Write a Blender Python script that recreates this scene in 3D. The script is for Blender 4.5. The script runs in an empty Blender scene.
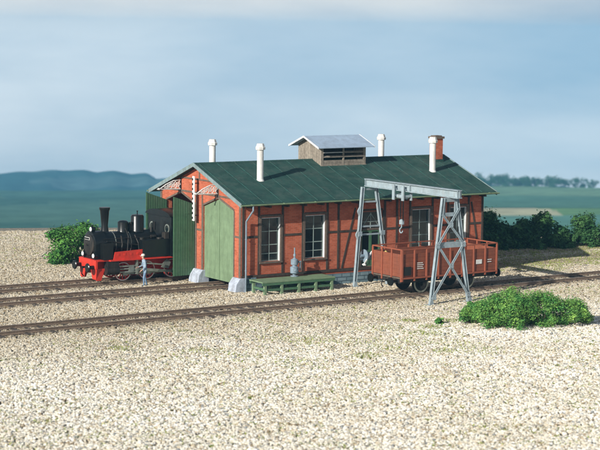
import bpy, bmesh, math, random
from mathutils import Vector, Matrix, noise as mnoise
rnd = random.Random(7)
S = bpy.context.scene
COL = S.collection
R = math.radians
PI = math.pi

# ------------------------------------------------------------------ camera numbers
CAM = Vector((-48.543, -79.287, 13.779))
YAW, PITCH, ROLL, FPX = 0.9873, -0.1076, 0.0115, 1734.67
_f = Vector((math.cos(PITCH)*math.cos(YAW), math.cos(PITCH)*math.sin(YAW), math.sin(PITCH)))
_r = Vector((math.sin(YAW), -math.cos(YAW), 0)); _u = _r.cross(_f)
_c, _s = math.cos(ROLL), math.sin(ROLL)
CR, CU, CF = _c*_r+_s*_u, -_s*_r+_c*_u, _f
def ray(x, y): return CF*FPX + CR*(x-300) - CU*(y-225)

# ------------------------------------------------------------------ materials
def mat(name, col, rough=.8, metal=0, var=.12, scale=3., bump=.0, bscale=40., col2=None, thr=None, spec=.3, detail=6, island=0, wear=.55, wcol=(.09, .07, .05), wscale=1.0):
    m = bpy.data.materials.new(name); m.use_nodes = True
    nt = m.node_tree; N = nt.nodes; Lk = nt.links
    b = N['Principled BSDF']
    b.inputs['Roughness'].default_value = rough; b.inputs['Metallic'].default_value = metal
    b.inputs['Specular IOR Level'].default_value = spec
    tc = N.new('ShaderNodeTexCoord'); nz = N.new('ShaderNodeTexNoise')
    nz.inputs['Scale'].default_value = scale; nz.inputs['Detail'].default_value = detail
    nz.inputs['Roughness'].default_value = .65
    Lk.new(tc.outputs['Object'], nz.inputs['Vector'])
    cr = N.new('ShaderNodeValToRGB')
    c2 = col2 or tuple(min(1, c*(1+var)) for c in col)
    c1 = tuple(c*(1-var) for c in col) if not col2 else col
    lo, hi = thr or (.32, .68)
    cr.color_ramp.elements[0].position = lo; cr.color_ramp.elements[1].position = hi
    cr.color_ramp.elements[0].color = (*c1, 1); cr.color_ramp.elements[1].color = (*c2, 1)
    Lk.new(nz.outputs['Fac'], cr.inputs['Fac'])
    out = cr.outputs['Color']
    if wear:
        mpw = N.new('ShaderNodeMapping'); mpw.inputs['Scale'].default_value = (2.6, 2.6, .55)
        nw = N.new('ShaderNodeTexNoise'); nw.inputs['Scale'].default_value = wscale; nw.inputs['Detail'].default_value = 9; nw.inputs['Roughness'].default_value = .75
        Lk.new(tc.outputs['Object'], mpw.inputs['Vector']); Lk.new(mpw.outputs[0], nw.inputs['Vector'])
        rw = N.new('ShaderNodeMapRange'); rw.inputs['From Min'].default_value = .46; rw.inputs['From Max'].default_value = .70; rw.inputs['To Min'].default_value = 0; rw.inputs['To Max'].default_value = wear
        Lk.new(nw.outputs['Fac'], rw.inputs['Value'])
        mw = N.new('ShaderNodeMixRGB'); mw.inputs['Color2'].default_value = (*wcol, 1)
        Lk.new(rw.outputs[0], mw.inputs['Fac']); Lk.new(out, mw.inputs['Color1']); out = mw.outputs['Color']
    if island:
        g = N.new('ShaderNodeNewGeometry'); mp = N.new('ShaderNodeMapRange')
        mp.inputs['To Min'].default_value = 1-island; mp.inputs['To Max'].default_value = 1+island
        Lk.new(g.outputs['Random Per Island'], mp.inputs['Value'])
        mx = N.new('ShaderNodeMixRGB'); mx.blend_type = 'MULTIPLY'; mx.inputs['Fac'].default_value = 1
        Lk.new(out, mx.inputs['Color1']); Lk.new(mp.outputs['Result'], mx.inputs['Color2']); out = mx.outputs['Color']
    Lk.new(out, b.inputs['Base Color'])
    if bump:
        n2 = N.new('ShaderNodeTexNoise'); n2.inputs['Scale'].default_value = bscale; n2.inputs['Detail'].default_value = 4
        Lk.new(tc.outputs['Object'], n2.inputs['Vector'])
        bp = N.new('ShaderNodeBump'); bp.inputs['Strength'].default_value = bump; bp.inputs['Distance'].default_value = .03
        Lk.new(n2.outputs['Fac'], bp.inputs['Height']); Lk.new(bp.outputs['Normal'], b.inputs['Normal'])
    return m

def brickmat(name, c1, c2, mort, bw, bh, ms, stain=.35, off=.5, rough=.9):
    m = bpy.data.materials.new(name); m.use_nodes = True
    nt = m.node_tree; N = nt.nodes; Lk = nt.links; b = N['Principled BSDF']
    b.inputs['Roughness'].default_value = rough; b.inputs['Specular IOR Level'].default_value = .2
    tc = N.new('ShaderNodeTexCoord'); sp = N.new('ShaderNodeSeparateXYZ'); Lk.new(tc.outputs['Object'], sp.inputs[0])
    ad = N.new('ShaderNodeMath'); Lk.new(sp.outputs[0], ad.inputs[0]); Lk.new(sp.outputs[1], ad.inputs[1])
    cb = N.new('ShaderNodeCombineXYZ'); Lk.new(ad.outputs[0], cb.inputs[0]); Lk.new(sp.outputs[2], cb.inputs[1])
    br = N.new('ShaderNodeTexBrick'); Lk.new(cb.outputs[0], br.inputs['Vector'])
    br.inputs['Scale'].default_value = 1; br.inputs['Brick Width'].default_value = bw; br.inputs['Row Height'].default_value = bh
    br.inputs['Mortar Size'].default_value = ms; br.inputs['Mortar Smooth'].default_value = .2; br.offset = off
    br.inputs['Color1'].default_value = (*c1, 1); br.inputs['Color2'].default_value = (*c2, 1); br.inputs['Mortar'].default_value = (*mort, 1)
    nz = N.new('ShaderNodeTexNoise'); nz.inputs['Scale'].default_value = 1.3; nz.inputs['Detail'].default_value = 8; nz.inputs['Roughness'].default_value = .7
    Lk.new(tc.outputs['Object'], nz.inputs['Vector'])
    mp = N.new('ShaderNodeMapRange'); mp.inputs['From Min'].default_value = .3; mp.inputs['From Max'].default_value = .7
    mp.inputs['To Min'].default_value = 1-stain; mp.inputs['To Max'].default_value = 1.12
    Lk.new(nz.outputs['Fac'], mp.inputs['Value'])
    mx = N.new('ShaderNodeMixRGB'); mx.blend_type = 'MULTIPLY'; mx.inputs['Fac'].default_value = 1
    Lk.new(br.outputs['Color'], mx.inputs['Color1']); Lk.new(mp.outputs['Result'], mx.inputs['Color2'])
    Lk.new(mx.outputs['Color'], b.inputs['Base Color'])
    bp = N.new('ShaderNodeBump'); bp.inputs['Strength'].default_value = .6; bp.inputs['Distance'].default_value = .015; bp.invert = True
    Lk.new(br.outputs['Fac'], bp.inputs['Height']); Lk.new(bp.outputs['Normal'], b.inputs['Normal'])
    return m

M = {}
M['brick'] = brickmat('brick', (.44, .095, .040), (.58, .150, .075), (.46, .21, .14), .27, .092, .009, .32)
M['stone'] = brickmat('stone', (.13, .21, .24), (.24, .33, .36), (.08, .12, .14), .62, .22, .03, .3)
M['plinth'] = mat('plinth_stone', (.42, .47, .54), .85, var=.25, scale=5, bump=.3, bscale=20)
M['timber'] = mat('dark_timber', (.055, .042, .032), .85, var=.35, scale=6, bump=.3)
M['timber2'] = mat('weathered_timber', (.14, .105, .08), .85, var=.3, scale=8, bump=.3)
M['grey_wood'] = mat('grey_boards', (.27, .235, .185), .85, var=.3, scale=7, bump=.3)
M['roof'] = mat('green_roofing_felt', (.013, .046, .038), .8, scale=1.4, col2=(.032, .088, .070), thr=(.3, .72), bump=.25, bscale=30, spec=.25, wear=.85, wcol=(.065, .10, .082), wscale=.5)
M['roof_batten'] = mat('roof_batten', (.026, .088, .075), .8, var=.4, scale=4)
M['trim'] = mat('grey_trim', (.20, .28, .28), .7, var=.15)
M['gutter'] = mat('green_gutter', (.24, .34, .19), .45, var=.15, spec=.4)
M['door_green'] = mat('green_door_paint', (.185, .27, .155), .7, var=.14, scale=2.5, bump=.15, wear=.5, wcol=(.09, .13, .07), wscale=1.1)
M['door_green2'] = mat('dark_and_shaded_green', (.065, .15, .078), .7, var=.2, scale=2.5, bump=.15, wear=.6, wcol=(.11, .17, .11), wscale=1.1)  # gate green with shade put into it for open leaves; plain dark green elsewhere
M['white_pipe'] = mat('white_pipe', (.72, .71, .66), .7, var=.08, scale=4, bump=.15, wear=.45, wcol=(.30, .27, .22), wscale=1.2)
M['zinc'] = mat('blue_grey_sheet', (.36, .46, .56), .5, var=.12, scale=2, spec=.4, wear=.5, wcol=(.22, .24, .26), wscale=.8)
M['zinc_edge'] = mat('white_edge', (.68, .70, .70), .6)
M['steel_blue'] = mat('pale_blue_grey_paint', (.29, .36, .385), .55, var=.18, scale=3, spec=.4, bump=.1, wear=.4, wcol=(.18, .15, .12), wscale=1.6)
M['pipe_blue'] = mat('blue_grey_pipe', (.21, .28, .33), .45, var=.15, spec=.4)
M['win_frame'] = mat('pale_window_paint', (.27, .34, .31), .6, var=.15, scale=6)
M['black'] = mat('black_paint', (.004, .006, .006), .33, var=.3, spec=.5, scale=3, bump=.05, wear=.5, wcol=(.018, .015, .013), wscale=1.2)
M['blackiron'] = mat('sooty_iron', (.012, .012, .011), .6, var=.3, spec=.4, bump=.1)
M['red'] = mat('red_paint', (.62, .035, .018), .5, var=.12, spec=.4, wear=.5, wcol=(.20, .035, .02), wscale=1.5)
M['steel'] = mat('bare_steel', (.34, .37, .32), .38, metal=.6, var=.2)
M['whitewall'] = mat('white_tyre', (.75, .75, .72), .5, wear=0)
M['wagon'] = mat('wagon_red_brown', (.23, .068, .034), .72, var=.18, scale=3, bump=.15, wear=.8, wcol=(.16, .06, .04), wscale=1.3)
M['wagon_post'] = mat('wagon_frame_red', (.29, .082, .042), .7, var=.12, wear=.6, wcol=(.17, .07, .045), wscale=1.3)
M['rust'] = mat('rusty_rail', (.22, .16, .115), .7, var=.3, scale=9, spec=.4)
M['railtop'] = mat('rail_head', (.46, .38, .30), .5, metal=.3, var=.25, scale=9)
M['sleeper'] = mat('creosoted_sleeper', (.09, .075, .06), .9, var=.4, scale=5, bump=.4)
M['glass'] = mat('window_glass', (.012, .018, .018), .08, var=.2, spec=.6, wear=0)
M['curtain'] = mat('pale_blind', (.5, .5, .44), .9)
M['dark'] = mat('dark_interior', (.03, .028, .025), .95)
M['skin'] = mat('skin', (.55, .33, .24), .6, wear=0)
M['blue'] = mat('faded_blue_overalls', (.16, .26, .38), .85, var=.2, scale=12)
M['bluelt'] = mat('pale_blue_shirt', (.32, .43, .52), .85, var=.12, scale=12)
M['cap'] = mat('white_cap', (.8, .78, .7), .8)
M['boot'] = mat('boot', (.03, .03, .035), .7)
M['bark'] = mat('bark', (.06, .045, .03), .95, var=.3, scale=8)
M['leaf'] = mat('bright_leaf', (.055, .20, .045), .75, scale=1.8, col2=(.25, .42, .08), thr=(.42, .68), island=.35, spec=.2, wear=0)
M['leaf2'] = mat('dark_leaf', (.016, .065, .022), .8, scale=.9, col2=(.075, .16, .045), thr=(.35, .7), island=.4, spec=.15, wear=0)
M['leaf3'] = mat('far_leaf', (.02, .07, .03), .9, scale=.3, col2=(.04, .11, .04), island=.3, spec=.1, wear=0)
M['leaf4'] = mat('mid_leaf', (.025, .11, .025), .8, scale=1.3, col2=(.13, .30, .05), thr=(.38, .68), island=.35, spec=.15, wear=0)
M['tuft'] = mat('moss_tuft', (.16, .22, .04), .9, scale=1.2, col2=(.33, .36, .10), thr=(.35, .65), island=.3, spec=.1, wear=0)
M['label'] = mat('white_board', (.75, .75, .70), .7, wear=.5, wcol=(.35, .32, .28), wscale=2)
M['sand'] = mat('yellow_sand', (.62, .45, .14), .9)

# ------------------------------------------------------------------ mesh builder
class MB:
    def __init__(s): s.v = []; s.f = []; s.mi = []; s.cur = 0; s.st = []
    def add(s, vs, fs):
        s.st.append((len(s.v), len(s.f))); o = len(s.v); s.v += [tuple(v) for v in vs]; s.f += [tuple(i+o for i in f) for f in fs]; s.mi += [s.cur]*len(fs); return s
    def box(s, x0, x1, y0, y1, z0, z1, m=None):
        vs = [Vector((x, y, z)) for z in (z0, z1) for y in (y0, y1) for x in (x0, x1)]
        if m: vs = [m @ v for v in vs]
        return s.add(vs, [(0, 2, 3, 1), (4, 5, 7, 6), (0, 1, 5, 4), (2, 6, 7, 3), (0, 4, 6, 2), (1, 3, 7, 5)])
    def bar(s, a, b, w, h, up=(0, 0, 1)):
        a, b = Vector(a), Vector(b); d = (b-a); L = d.length; d.normalize(); up = Vector(up)
        if abs(d.dot(up)) > .98: up = Vector((1, 0, 0))
        sd = d.cross(up).normalized(); u = sd.cross(d)
        m = Matrix((( d.x, sd.x, u.x, a.x), (d.y, sd.y, u.y, a.y), (d.z, sd.z, u.z, a.z), (0, 0, 0, 1)))
        return s.box(0, L, -w/2, w/2, -h/2, h/2, m)
    def prism(s, poly, axis, a0, a1):
        def P(u, v, a): return {'x': (a, u, v), 'y': (u, a, v), 'z': (u, v, a)}[axis]
        n = len(poly); vs = [P(u, v, a0) for u, v in poly]+[P(u, v, a1) for u, v in poly]
        fs = [tuple(range(n-1, -1, -1)), tuple(range(n, 2*n))]+[(i, (i+1) % n, n+(i+1) % n, n+i) for i in range(n)]
        return s.add(vs, fs)
    def lathe(s, base, axis, prof, n=20, up=(0, 0, 1)):
        base = Vector(base); d = Vector(axis).normalized(); up = Vector(up)
        if abs(d.dot(up)) > .98: up = Vector((1, 0, 0))
        a = d.cross(up).normalized(); b = d.cross(a)
        vs = []; fs = []
        for t, r in prof:
            for i in range(n):
                q = 2*PI*i/n; vs.append(base+d*t+a*(r*math.cos(q))+b*(r*math.sin(q)))
        k = len(prof)
        for j in range(k-1):
            for i in range(n): fs.append((j*n+i, j*n+(i+1) % n, (j+1)*n+(i+1) % n, (j+1)*n+i))
        fs.append(tuple(range(n-1, -1, -1))); fs.append(tuple((k-1)*n+i for i in range(n)))
        return s.add(vs, fs)
    def cyl(s, a, b, r, r2=None, n=16):
        a, b = Vector(a), Vector(b); return s.lathe(a, b-a, [(0, r), ((b-a).length, r if r2 is None else r2)], n)
    def tube(s, pts, r, n=8):
        for a, b in zip(pts[:-1], pts[1:]): s.cyl(a, b, r, n=n)
        return s
    def sphere(s, c, r, n=12, sz=1.):
        return s.lathe(Vector(c)-Vector((0, 0, r*sz)), (0, 0, 1), [(r*sz*(1-math.cos(PI*j/8)), max(.001, r*math.sin(PI*j/8))) for j in range(9)], n)
    def split(s, name, m, parent=None, **k):
        st = s.st+[(len(s.v), len(s.f))]; out = []
        for (v0, f0), (v1, f1) in zip(st[:-1], st[1:]):
            q = MB(); q.v = s.v[v0:v1]; q.f = [tuple(i-v0 for i in f) for f in s.f[f0:f1]]; q.mi = s.mi[f0:f1]
            out.append(q.build(name, m, parent, **k))
        return out
    def build(s, name, m, parent=None, smooth=False, bevel=0):
        me = bpy.data.meshes.new(name); me.from_pydata(s.v, [], s.f)
        ms = m if isinstance(m, (list, tuple)) else [m]
        for q in ms: me.materials.append(q)
        bm = bmesh.new(); bm.from_mesh(me)
        bmesh.ops.recalc_face_normals(bm, faces=bm.faces)
        for f, i in zip(bm.faces, s.mi): f.material_index = i
        bm.to_mesh(me); bm.free()
        if smooth: me.shade_smooth() if not hasattr(me, 'set_sharp_from_angle') else (me.shade_smooth(), me.set_sharp_from_angle(angle=R(40)))
        o = bpy.data.objects.new(name, me); COL.objects.link(o)
        if parent: o.parent = parent
        if bevel:
            b = o.modifiers.new('bevel', 'BEVEL'); b.width = bevel; b.segments = 2; b.limit_method = 'ANGLE'
        return o

def tag(o, label=None, cat=None, group=None, kind=None):
    if label: o['label'] = label
    if cat: o['category'] = cat
    if group: o['group'] = group
    if kind: o['kind'] = kind
    return o
def empty(name, loc=(0, 0, 0), rz=0, **k):
    o = bpy.data.objects.new(name, None); COL.objects.link(o); o.location = loc; o.rotation_euler = (0, 0, rz); o.empty_display_size = .3
    return tag(o, **k)
def copy_tree(o, parent=None):
    c = o.copy(); COL.objects.link(c); c.parent = parent
    for ch in list(o.children): copy_tree(ch, c)
    return c

# ================================================================== the locomotive shed
W, L, HE, HR, OX, OY = 8.95, 16.8, 4.89, 6.75, .39, .69
YM = W/2
SL = (HR-HE)/(YM+OY)
def rz(y): return HR - SL*abs(y-YM)            # top of the roof surface
TH = .14
shed = empty('locomotive_shed', (0, 0, 0), label='red brick and timber locomotive shed with dark green roof and two arched green gates', cat='engine shed')

def zu(y): return rz(y)-TH-.01                  # underside of roof
# gate openings in the gable: (y0, yc, y1)
G1 = (.76, 2.40, 4.03); G2 = (4.92, 6.56, 8.19)
GS, GP, GB = 4.42, 4.92, 0.0
T = .32
def gtop(g, y): return GP-(GP-GS)*abs(y-g[1])/(g[1]-g[0])
mb = MB()
for y0, y1, g in ((0, G1[0], None), (G1[0], G1[1], G1), (G1[1], G1[2], G1), (G1[2], YM, None), (YM, G2[0], None), (G2[0], G2[1], G2), (G2[1], G2[2], G2), (G2[2], W, None)):
    if g: p = [(y0, gtop(g, y0)), (y1, gtop(g, y1)), (y1, zu(y1)), (y0, zu(y0))]
    else: p = [(y0, .0), (y1, .0), (y1, zu(y1)), (y0, zu(y0))]
    mb.prism(p, 'x', 0, T)
mb.build('front_wall', M['brick'], shed)
mb = MB()
for y0, y1 in ((0, YM), (YM, W)): mb.prism([(y0, 0), (y1, 0), (y1, zu(y1)), (y0, zu(y0))], 'x', L-T, L)
mb.build('rear_wall', M['brick'], shed)
MB().box(T, L-T, W-T, W, 0, zu(W)-.02).build('back_wall', M['brick'], shed)
# long side wall with openings
WINS = [(1.27, 2.50), (4.13, 5.46), (11.50, 12.83), (14.28, 15.50)]
WZ0, WZ1 = 1.62, 4.02
DX0, DX1, DZ0, DZ1 = 7.95, 9.40, .92, 4.05
mb = MB(); x = T
zt = zu(0)-.0
ops = sorted([(a, b, WZ0, WZ1) for a, b in WINS]+[(DX0, DX1, DZ0, DZ1)])
for a, b, z0, z1 in ops:
    mb.box(x, a, 0, T, 0, zt); mb.box(a, b, 0, T, 0, z0); mb.box(a, b, 0, T, z1, zt); x = b
mb.box(x, L-T, 0, T, 0, zt)
mb.build('side_wall', M['brick'], shed)
# stone base
mb = MB(); mb.box(.95, 7.0, -.09, -.002, -.1, .66); mb.box(7.0, L-.001, -.09, -.002, -.1, .66)
mb.build('foundation', M['stone'], shed, bevel=.02)
def plinth(y0, y1, name='plinth'):
    m = MB(); m.prism([(-.42, -.1), (-.34, .48), (-.10, .80), (.33, .80), (.33, -.1)], 'y', y0, y1)
    m.build(name, M['plinth'], shed, bevel=.02)
plinth(-.10, .70); plinth(3.93, 4.99); plinth(8.25, 9.05)
MB().box(.335, .948, -.10, -.002, -.1, .80).build('foundation', M['stone'], shed, bevel=.02)
# timber frame on the side wall (one pattern of its wall)
mb = MB(); yb, yf = -.003, -.04
def post(x, w=.13, z0=.95, z1=zt-.12): mb.box(x-w/2, x+w/2, yf, yb, z0, z1)
posts = [.12, 1.12, 2.66, 3.98, 5.62, 6.36, 7.78, 9.57, 10.42, 11.36, 12.98, 14.13, 15.66, 16.70]
for x in posts: post(x)
mb.box(.02, L-.02, yf-.01, yb, .77, .93)
mb.box(.02, L-.02, yf-.01, yb, zt-.2, zt-.04)
segs = [(.19, 1.05), (2.73, 3.91), (5.69, 6.29), (6.43, 7.71), (9.64, 10.35), (10.49, 11.29), (13.05, 14.06), (15.73, 16.63)]
for a, b in segs: mb.box(a, b, yf+.006, yb, 2.96, 3.08)
mb.bar((6.62, -.018, .95), (7.52, -.018, 4.3), .028, .11, (1, 0, 0))
mb.bar((16.55, -.018, .95), (15.86, -.018, 4.3), .028, .11, (1, 0, 0))
for a, b in WINS+[(DX0, DX1)]:
    mb.box(a-.02, b+.02, yf+.003, yb, 4.09, 4.2)
mb.build('timber_frame', M['timber'], shed, bevel=.006)
# timber on gable: thin weathered members
mb = MB(); xf, xb = -.035, -.003
for y in (.09, W-.09): mb.box(xf, xb, y-.09, y+.09, .82, zu(y)-.06)
for y in (4.14, 4.82): mb.box(xf, xb, y-.06, y+.06, .82, 5.0)
for g in (G1, G2):
    for y in (g[0]-.055, g[2]+.055): mb.box(xf+.004, xb, y-.05, y+.05, .82, GS-.03)
    mb.bar((-.02, g[0]-.06, GS+.02), (-.02, g[1], GP+.07), .1, .036, (1, 0, 0)); mb.bar((-.02, g[1], GP+.07), (-.02, g[2]+.06, GS+.02), .1, .036, (1, 0, 0))
mb.box(xf, xb, .2, 8.75, 5.02, 5.12)
mb.box(xf, xb, 2.3, 6.65, 5.78, 5.87)
for y in (2.4, 6.56): mb.box(xf+.004, xb, y-.05, y+.05, 5.13, 5.77)
for a, b in ((.19, .7), (8.25, 8.76)): mb.box(xf+.006, xb, a, b, 2.96, 3.07)
mb.box(xf+.006, xb, 4.21, 4.75, 2.96, 3.07)
mb.box(xf+.002, xb, YM-.06, YM+.06, 5.88, zu(YM)-.03)
mb.build('gable_timber', M['timber2'], shed, bevel=.006)
# ---- roof
mb = MB()
for sgn in (1, -1):
    ye = -OY if sgn == 1 else W+OY
    mb.prism([(ye, HE), (YM, HR), (YM, HR-TH), (ye, HE-TH)], 'x', -OX, L+OX)
roof = mb.build('roof', M['roof'], shed)
mb = MB(); k = 0; x = -.1
while x < L+.3:
    for ye in (-OY, W+OY):
        mb.bar((x, ye+(.03 if ye < 0 else -.03), HE+.018), (x, YM, HR+.012), .028, .03)
    x += 1.16
mb.split('felt_batten', M['roof_batten'], roof)
MB().prism([(YM-.16, HR-.045), (YM, HR+.035), (YM+.16, HR-.045), (YM, HR-.02)], 'x', -OX, L+OX).build('ridge_cap', M['roof'], roof)
mb = MB()
for xx in (-OX-.045, L+OX+.003):
    mb.prism([(-OY-.01, HE+.03), (YM, HR+.045), (W+OY+.01, HE+.03), (W+OY+.01, HE-.2), (YM, HR-.18), (-OY-.01, HE-.2)], 'x', xx, xx+.042)
mb.split('bargeboard', M['trim'], roof)
mb = MB()
for y in [i*.0 for i in range(0)]: pass
for xx in [.35+i*1.15 for i in range(15)]: mb.box(xx-.06, xx+.06, -OY+.08, -.05, HE-TH-.13, HE-TH-.02)
mb.split('rafter_end', M['timber'], roof)
# gutters: half-round
def gutter(y, sgn):
    m = MB(); n = 8; pr = []
    for i in range(n+1):
        q = PI*i/n; pr.append((y-.085*math.cos(q), HE-.04-.085*math.sin(q)))
    for i in range(n, -1, -1):
        q = PI*i/n; pr.append((y-.068*math.cos(q), HE-.04-.068*math.sin(q)))
    m.prism(pr, 'x', -OX-.08, L+OX+.12)
    for xx in [0.2+i*2.05 for i in range(9)]: m.box(xx-.02, xx+.02, y-.1, y+.1, HE-.04, HE-.025)
    return m.build('gutter', M['gutter'], shed)
gutter(-OY-.09, 1); gutter(W+OY+.09, -1)
mb = MB(); mb.tube([(.28, -OY-.09, HE-.1), (.28, -OY-.09, HE-.36), (.22, -.17, HE-1.0), (.22, -.17, .0)], .048, 12)
for z in (1.2, 2.9): mb.cyl((.22, -.17, z), (.22, -.17, z+.04), .066, n=12)
mb.build('downpipe', M['pipe_blue'], shed, smooth=True)

# ---- gates
def leaf(y0, y1, ls, m=M['door_green'], wd=None, gap=.006):
    """gate leaf, built in a local frame: u along the leaf, hinge at u=0"""
    w = wd or abs(y1-y0); mbp = MB(); n = 9
    hz, mz = (GS-.02, GP-.03)
    def top(u): return hz+(mz-hz)*u/w
    for i in range(n):
        a, b = w*i/n+gap, w*(i+1)/n-gap
        mbp.prism([(a, .42), (b, .42), (b, top(b)), (a, top(a))], 'y', -.03, .03)
    mbp.prism([(0.0, .43), (w, .43), (w, top(w)-.01), (0, top(0)-.01)], 'y', -.018, .018)
    o = mbp.build('gate_leaf', m, shed)
    b = MB()
    for z in (.75, 2.4, 4.0): b.box(.03, w-.03, ls*.053-.022, ls*.053+.022, z, z+.16)
    b.split('ledge', m, o)
    h = MB()
    for z in (.85, 3.9): h.box(-.04, w*.5, -ls*.038-.006, -ls*.038+.006, z, z+.05)
    h.split('strap_hinge', m, o)
    return o
# closed gate (right): leaves in the plane of the wall, recessed
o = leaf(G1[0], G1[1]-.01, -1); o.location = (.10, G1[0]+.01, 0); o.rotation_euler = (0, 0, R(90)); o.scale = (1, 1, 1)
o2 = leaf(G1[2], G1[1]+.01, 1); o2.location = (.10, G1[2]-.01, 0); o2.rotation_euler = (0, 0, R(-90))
o['label'] = 'closed green gate leaf'; o2['label'] = 'closed green gate leaf'
MB().box(.035, .075, G1[1]-.045, G1[1]+.045, .45, 4.80).build('cover_strip', M['door_green'], shed)
# open gate (left): leaves swung out, their shade painted in as a darker green
o = leaf(G2[0], G2[1], -1, m=M['door_green2'], wd=1.42, gap=.022); o.location = (-.04, G2[0]+.03, 0); o.rotation_euler = (0, 0, R(183.5)); o['label'] = 'shaded green gate leaf swung open'
o = leaf(G2[2], G2[1], -1, m=M['door_green2'], wd=1.40, gap=.022); o.location = (-.04, G2[2]-.02, 0); o.rotation_euler = (0, 0, R(183)); o['label'] = 'shaded green gate leaf swung open'
# bright edge rail of the leaves
# ---- windows
def window(a, b, z0, z1):
    m = MB(); w = .055; y0, y1 = .13, .19
    m.box(a, a+w, y0, y1, z0, z1); m.box(b-w, b, y0, y1, z0, z1)
    m.box(a+w, b-w, y0, y1, z0, z0+w); m.box(a+w, b-w, y0, y1, z1-w, z1)
    xm = (a+b)/2; zz = [z1-.76, z1-1.50, z1-1.98]
    m.box(xm-.022, xm+.022, y0+.01, y1-.01, z0+w, z1-w)
    for z in zz:
        for p, q in ((a+w, xm-.022), (xm+.022, b-w)): m.box(p, q, y0+.006, y1-.012, z-.022, z+.022)
    fr = m.build('window', M['win_frame'], shed)
    q_ = MB(); q_.box(b-.03, b-.001, -.001, .128, z0, z1); q_.box(a+.001, a+.03, -.001, .128, z0, z1); q_.box(a+.031, b-.031, -.001, .128, z1-.03, z1-.001); q_.build('lining', M['zinc_edge'], fr)
    MB().box(a+.02, b-.02, .158, .166, z0+.02, z1-.02).build('pane', M['glass'], fr)
    s = MB(); s.box(a-.13, b+.13, -.11, .13, z0-.1, z0-.005); s.build('sill', M['timber2'], fr, bevel=.01)
    t = MB(); t.box(a-.145, a-.002, -.058, -.002, z0, z1+.04); t.box(b+.002, b+.145, -.058, -.002, z0, z1+.04); t.box(a-.145, b+.145, -.062, -.002, z1+.043, z1+.14)
    t.build('surround', M['timber2'], fr, bevel=.006)
for a, b in WINS: window(a, b, WZ0, WZ1)
# ---- centre door
d = MB()
for p, q in ((DX0, DX0+.08), (DX1-.08, DX1)): d.box(p, q, .10, .18, DZ0, DZ1)
d.box(DX0+.08, DX1-.08, .10, .18, DZ1-.08, DZ1); d.box(DX0+.08, DX1-.08, .10, .18, 2.98, 3.08)
xm = (DX0+DX1)/2
dr = d.build('side_door', M['timber2'], shed)
for p, q in ((DX0+.085, xm-.005), (xm+.005, DX1-.085)):
    lf = MB()
    lf.box(p, q, .12, .16, DZ0, 1.85)
    lf.box(p, p+.08, .12, .16, 1.85, 2.975); lf.box(q-.08, q, .12, .16, 1.85, 2.975); lf.box(p+.08, q-.08, .12, .16, 2.88, 2.975)
    lf.box(p+.1, q-.1, .095, .119, 1.05, 1.7)
    lf.build('door_leaf', M['door_green2'], dr)

ft = MB()
ft.box(xm-.02, xm+.02, .12, .16, 3.085, 3.965)
for s_ in (-1, 1):
    ft.bar((xm+s_*.02, .14, 3.9), (xm+s_*.6, .14, 3.15), .035, .035, (0, 1, 0))
ft.box(DX0+.085, xm-.025, .121, .158, 3.44, 3.48); ft.box(xm+.025, DX1-.085, .121, .158, 3.44, 3.48)
ft.build('fanlight', M['win_frame'], dr)
MB().box(DX0+.09, DX1-.09, .146, .152, 1.86, 3.96).build('pane', M['glass'], dr)
t = MB(); t.box(DX0-.14, DX0-.002, -.055, -.002, DZ0, DZ1+.04); t.box(DX1+.002, DX1+.14, -.055, -.002, DZ0, DZ1+.04)
t.build('surround', M['timber'], dr)

# ---- roof pipes, brick chimney
def vent_pipe(x, y, top):
    zb = rz(y)-.05
    m = MB(); m.cyl((x, y, zb), (x, y, top-.30), .185, n=24); m.cyl((x, y, zb-.02), (x, y, zb+.10), .24, .19, n=24)
    p = m.build('smoke_pipe', M['white_pipe'], shed, smooth=True)
    c = MB(); c.lathe((x, y, top-.34), (0, 0, 1), [(0, .27), (.14, .285), (.17, .25), (.34, .19), (.35, .03)], 8)
    c.build('pipe_cap', M['white_pipe'], p)
vent_pipe(2.50, 2.10, 7.92); vent_pipe(14.75, 2.35, 8.0); vent_pipe(2.22, 6.85, 7.9); vent_pipe(14.2, 6.8, 7.95)
ch = MB().box(15.86, 16.44, 3.55, 4.1, rz(3.55)-.12, 7.80).build('chimney', M['brick'], shed)
m = MB(); m.box(15.79, 16.51, 3.48, 4.17, 7.80, 7.93); m.box(15.90, 16.40, 3.6, 4.06, 7.93, 7.99)
m.build('chimney_cap', M['timber2'], ch)
m = MB(); m.box(15.82, 16.48, 3.51, 4.14, rz(3.5)-.1, rz(3.51)+.16); m.build('flashing', M['roof'], ch)

# ---- roof lantern (cupola)
CX0, CX1, CY0, CY1, CYM = 7.55, 10.72, 3.55, 5.95, 4.75
CE, CRD = 7.5, 8.10
cy_e0, cy_e1 = 3.18, 6.32
csl = (CRD-CE)/(CYM-cy_e0)
def cz(y): return CRD-csl*abs(y-CYM)-.05
cu = MB(); cu.prism([(CY0-.03, rz(CY0)-.1), (CY0-.03, rz(CY0)+.035), (CY0-.002, rz(CY0)+.035), (CY0-.002, rz(CY0)-.1)], 'x', CX0-.03, CX1+.03)
cup = cu.build('roof_lantern', M['grey_wood'], shed)
for xx in (CX0, CX1-.06):
    cu = MB(); n = 11
    for i in range(n):
        a, b = CY0+(CY1-CY0)*i/n+.006, CY0+(CY1-CY0)*(i+1)/n-.006
        cu.prism([(a, rz(a)-.1), (b, rz(b)-.1), (b, cz(b)), (a, cz(a))], 'x', xx, xx+.06)
    cu.prism([(CY0, rz(CY0)-.1), (CY1, rz(CY1)-.1), (CY1, cz(CY1)-.02), (CYM, cz(CYM)-.02), (CY0, cz(CY0)-.02)], 'x', xx+.012, xx+.048)
    cu.build('lantern_wall', M['grey_wood'], cup)
m = MB()
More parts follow.
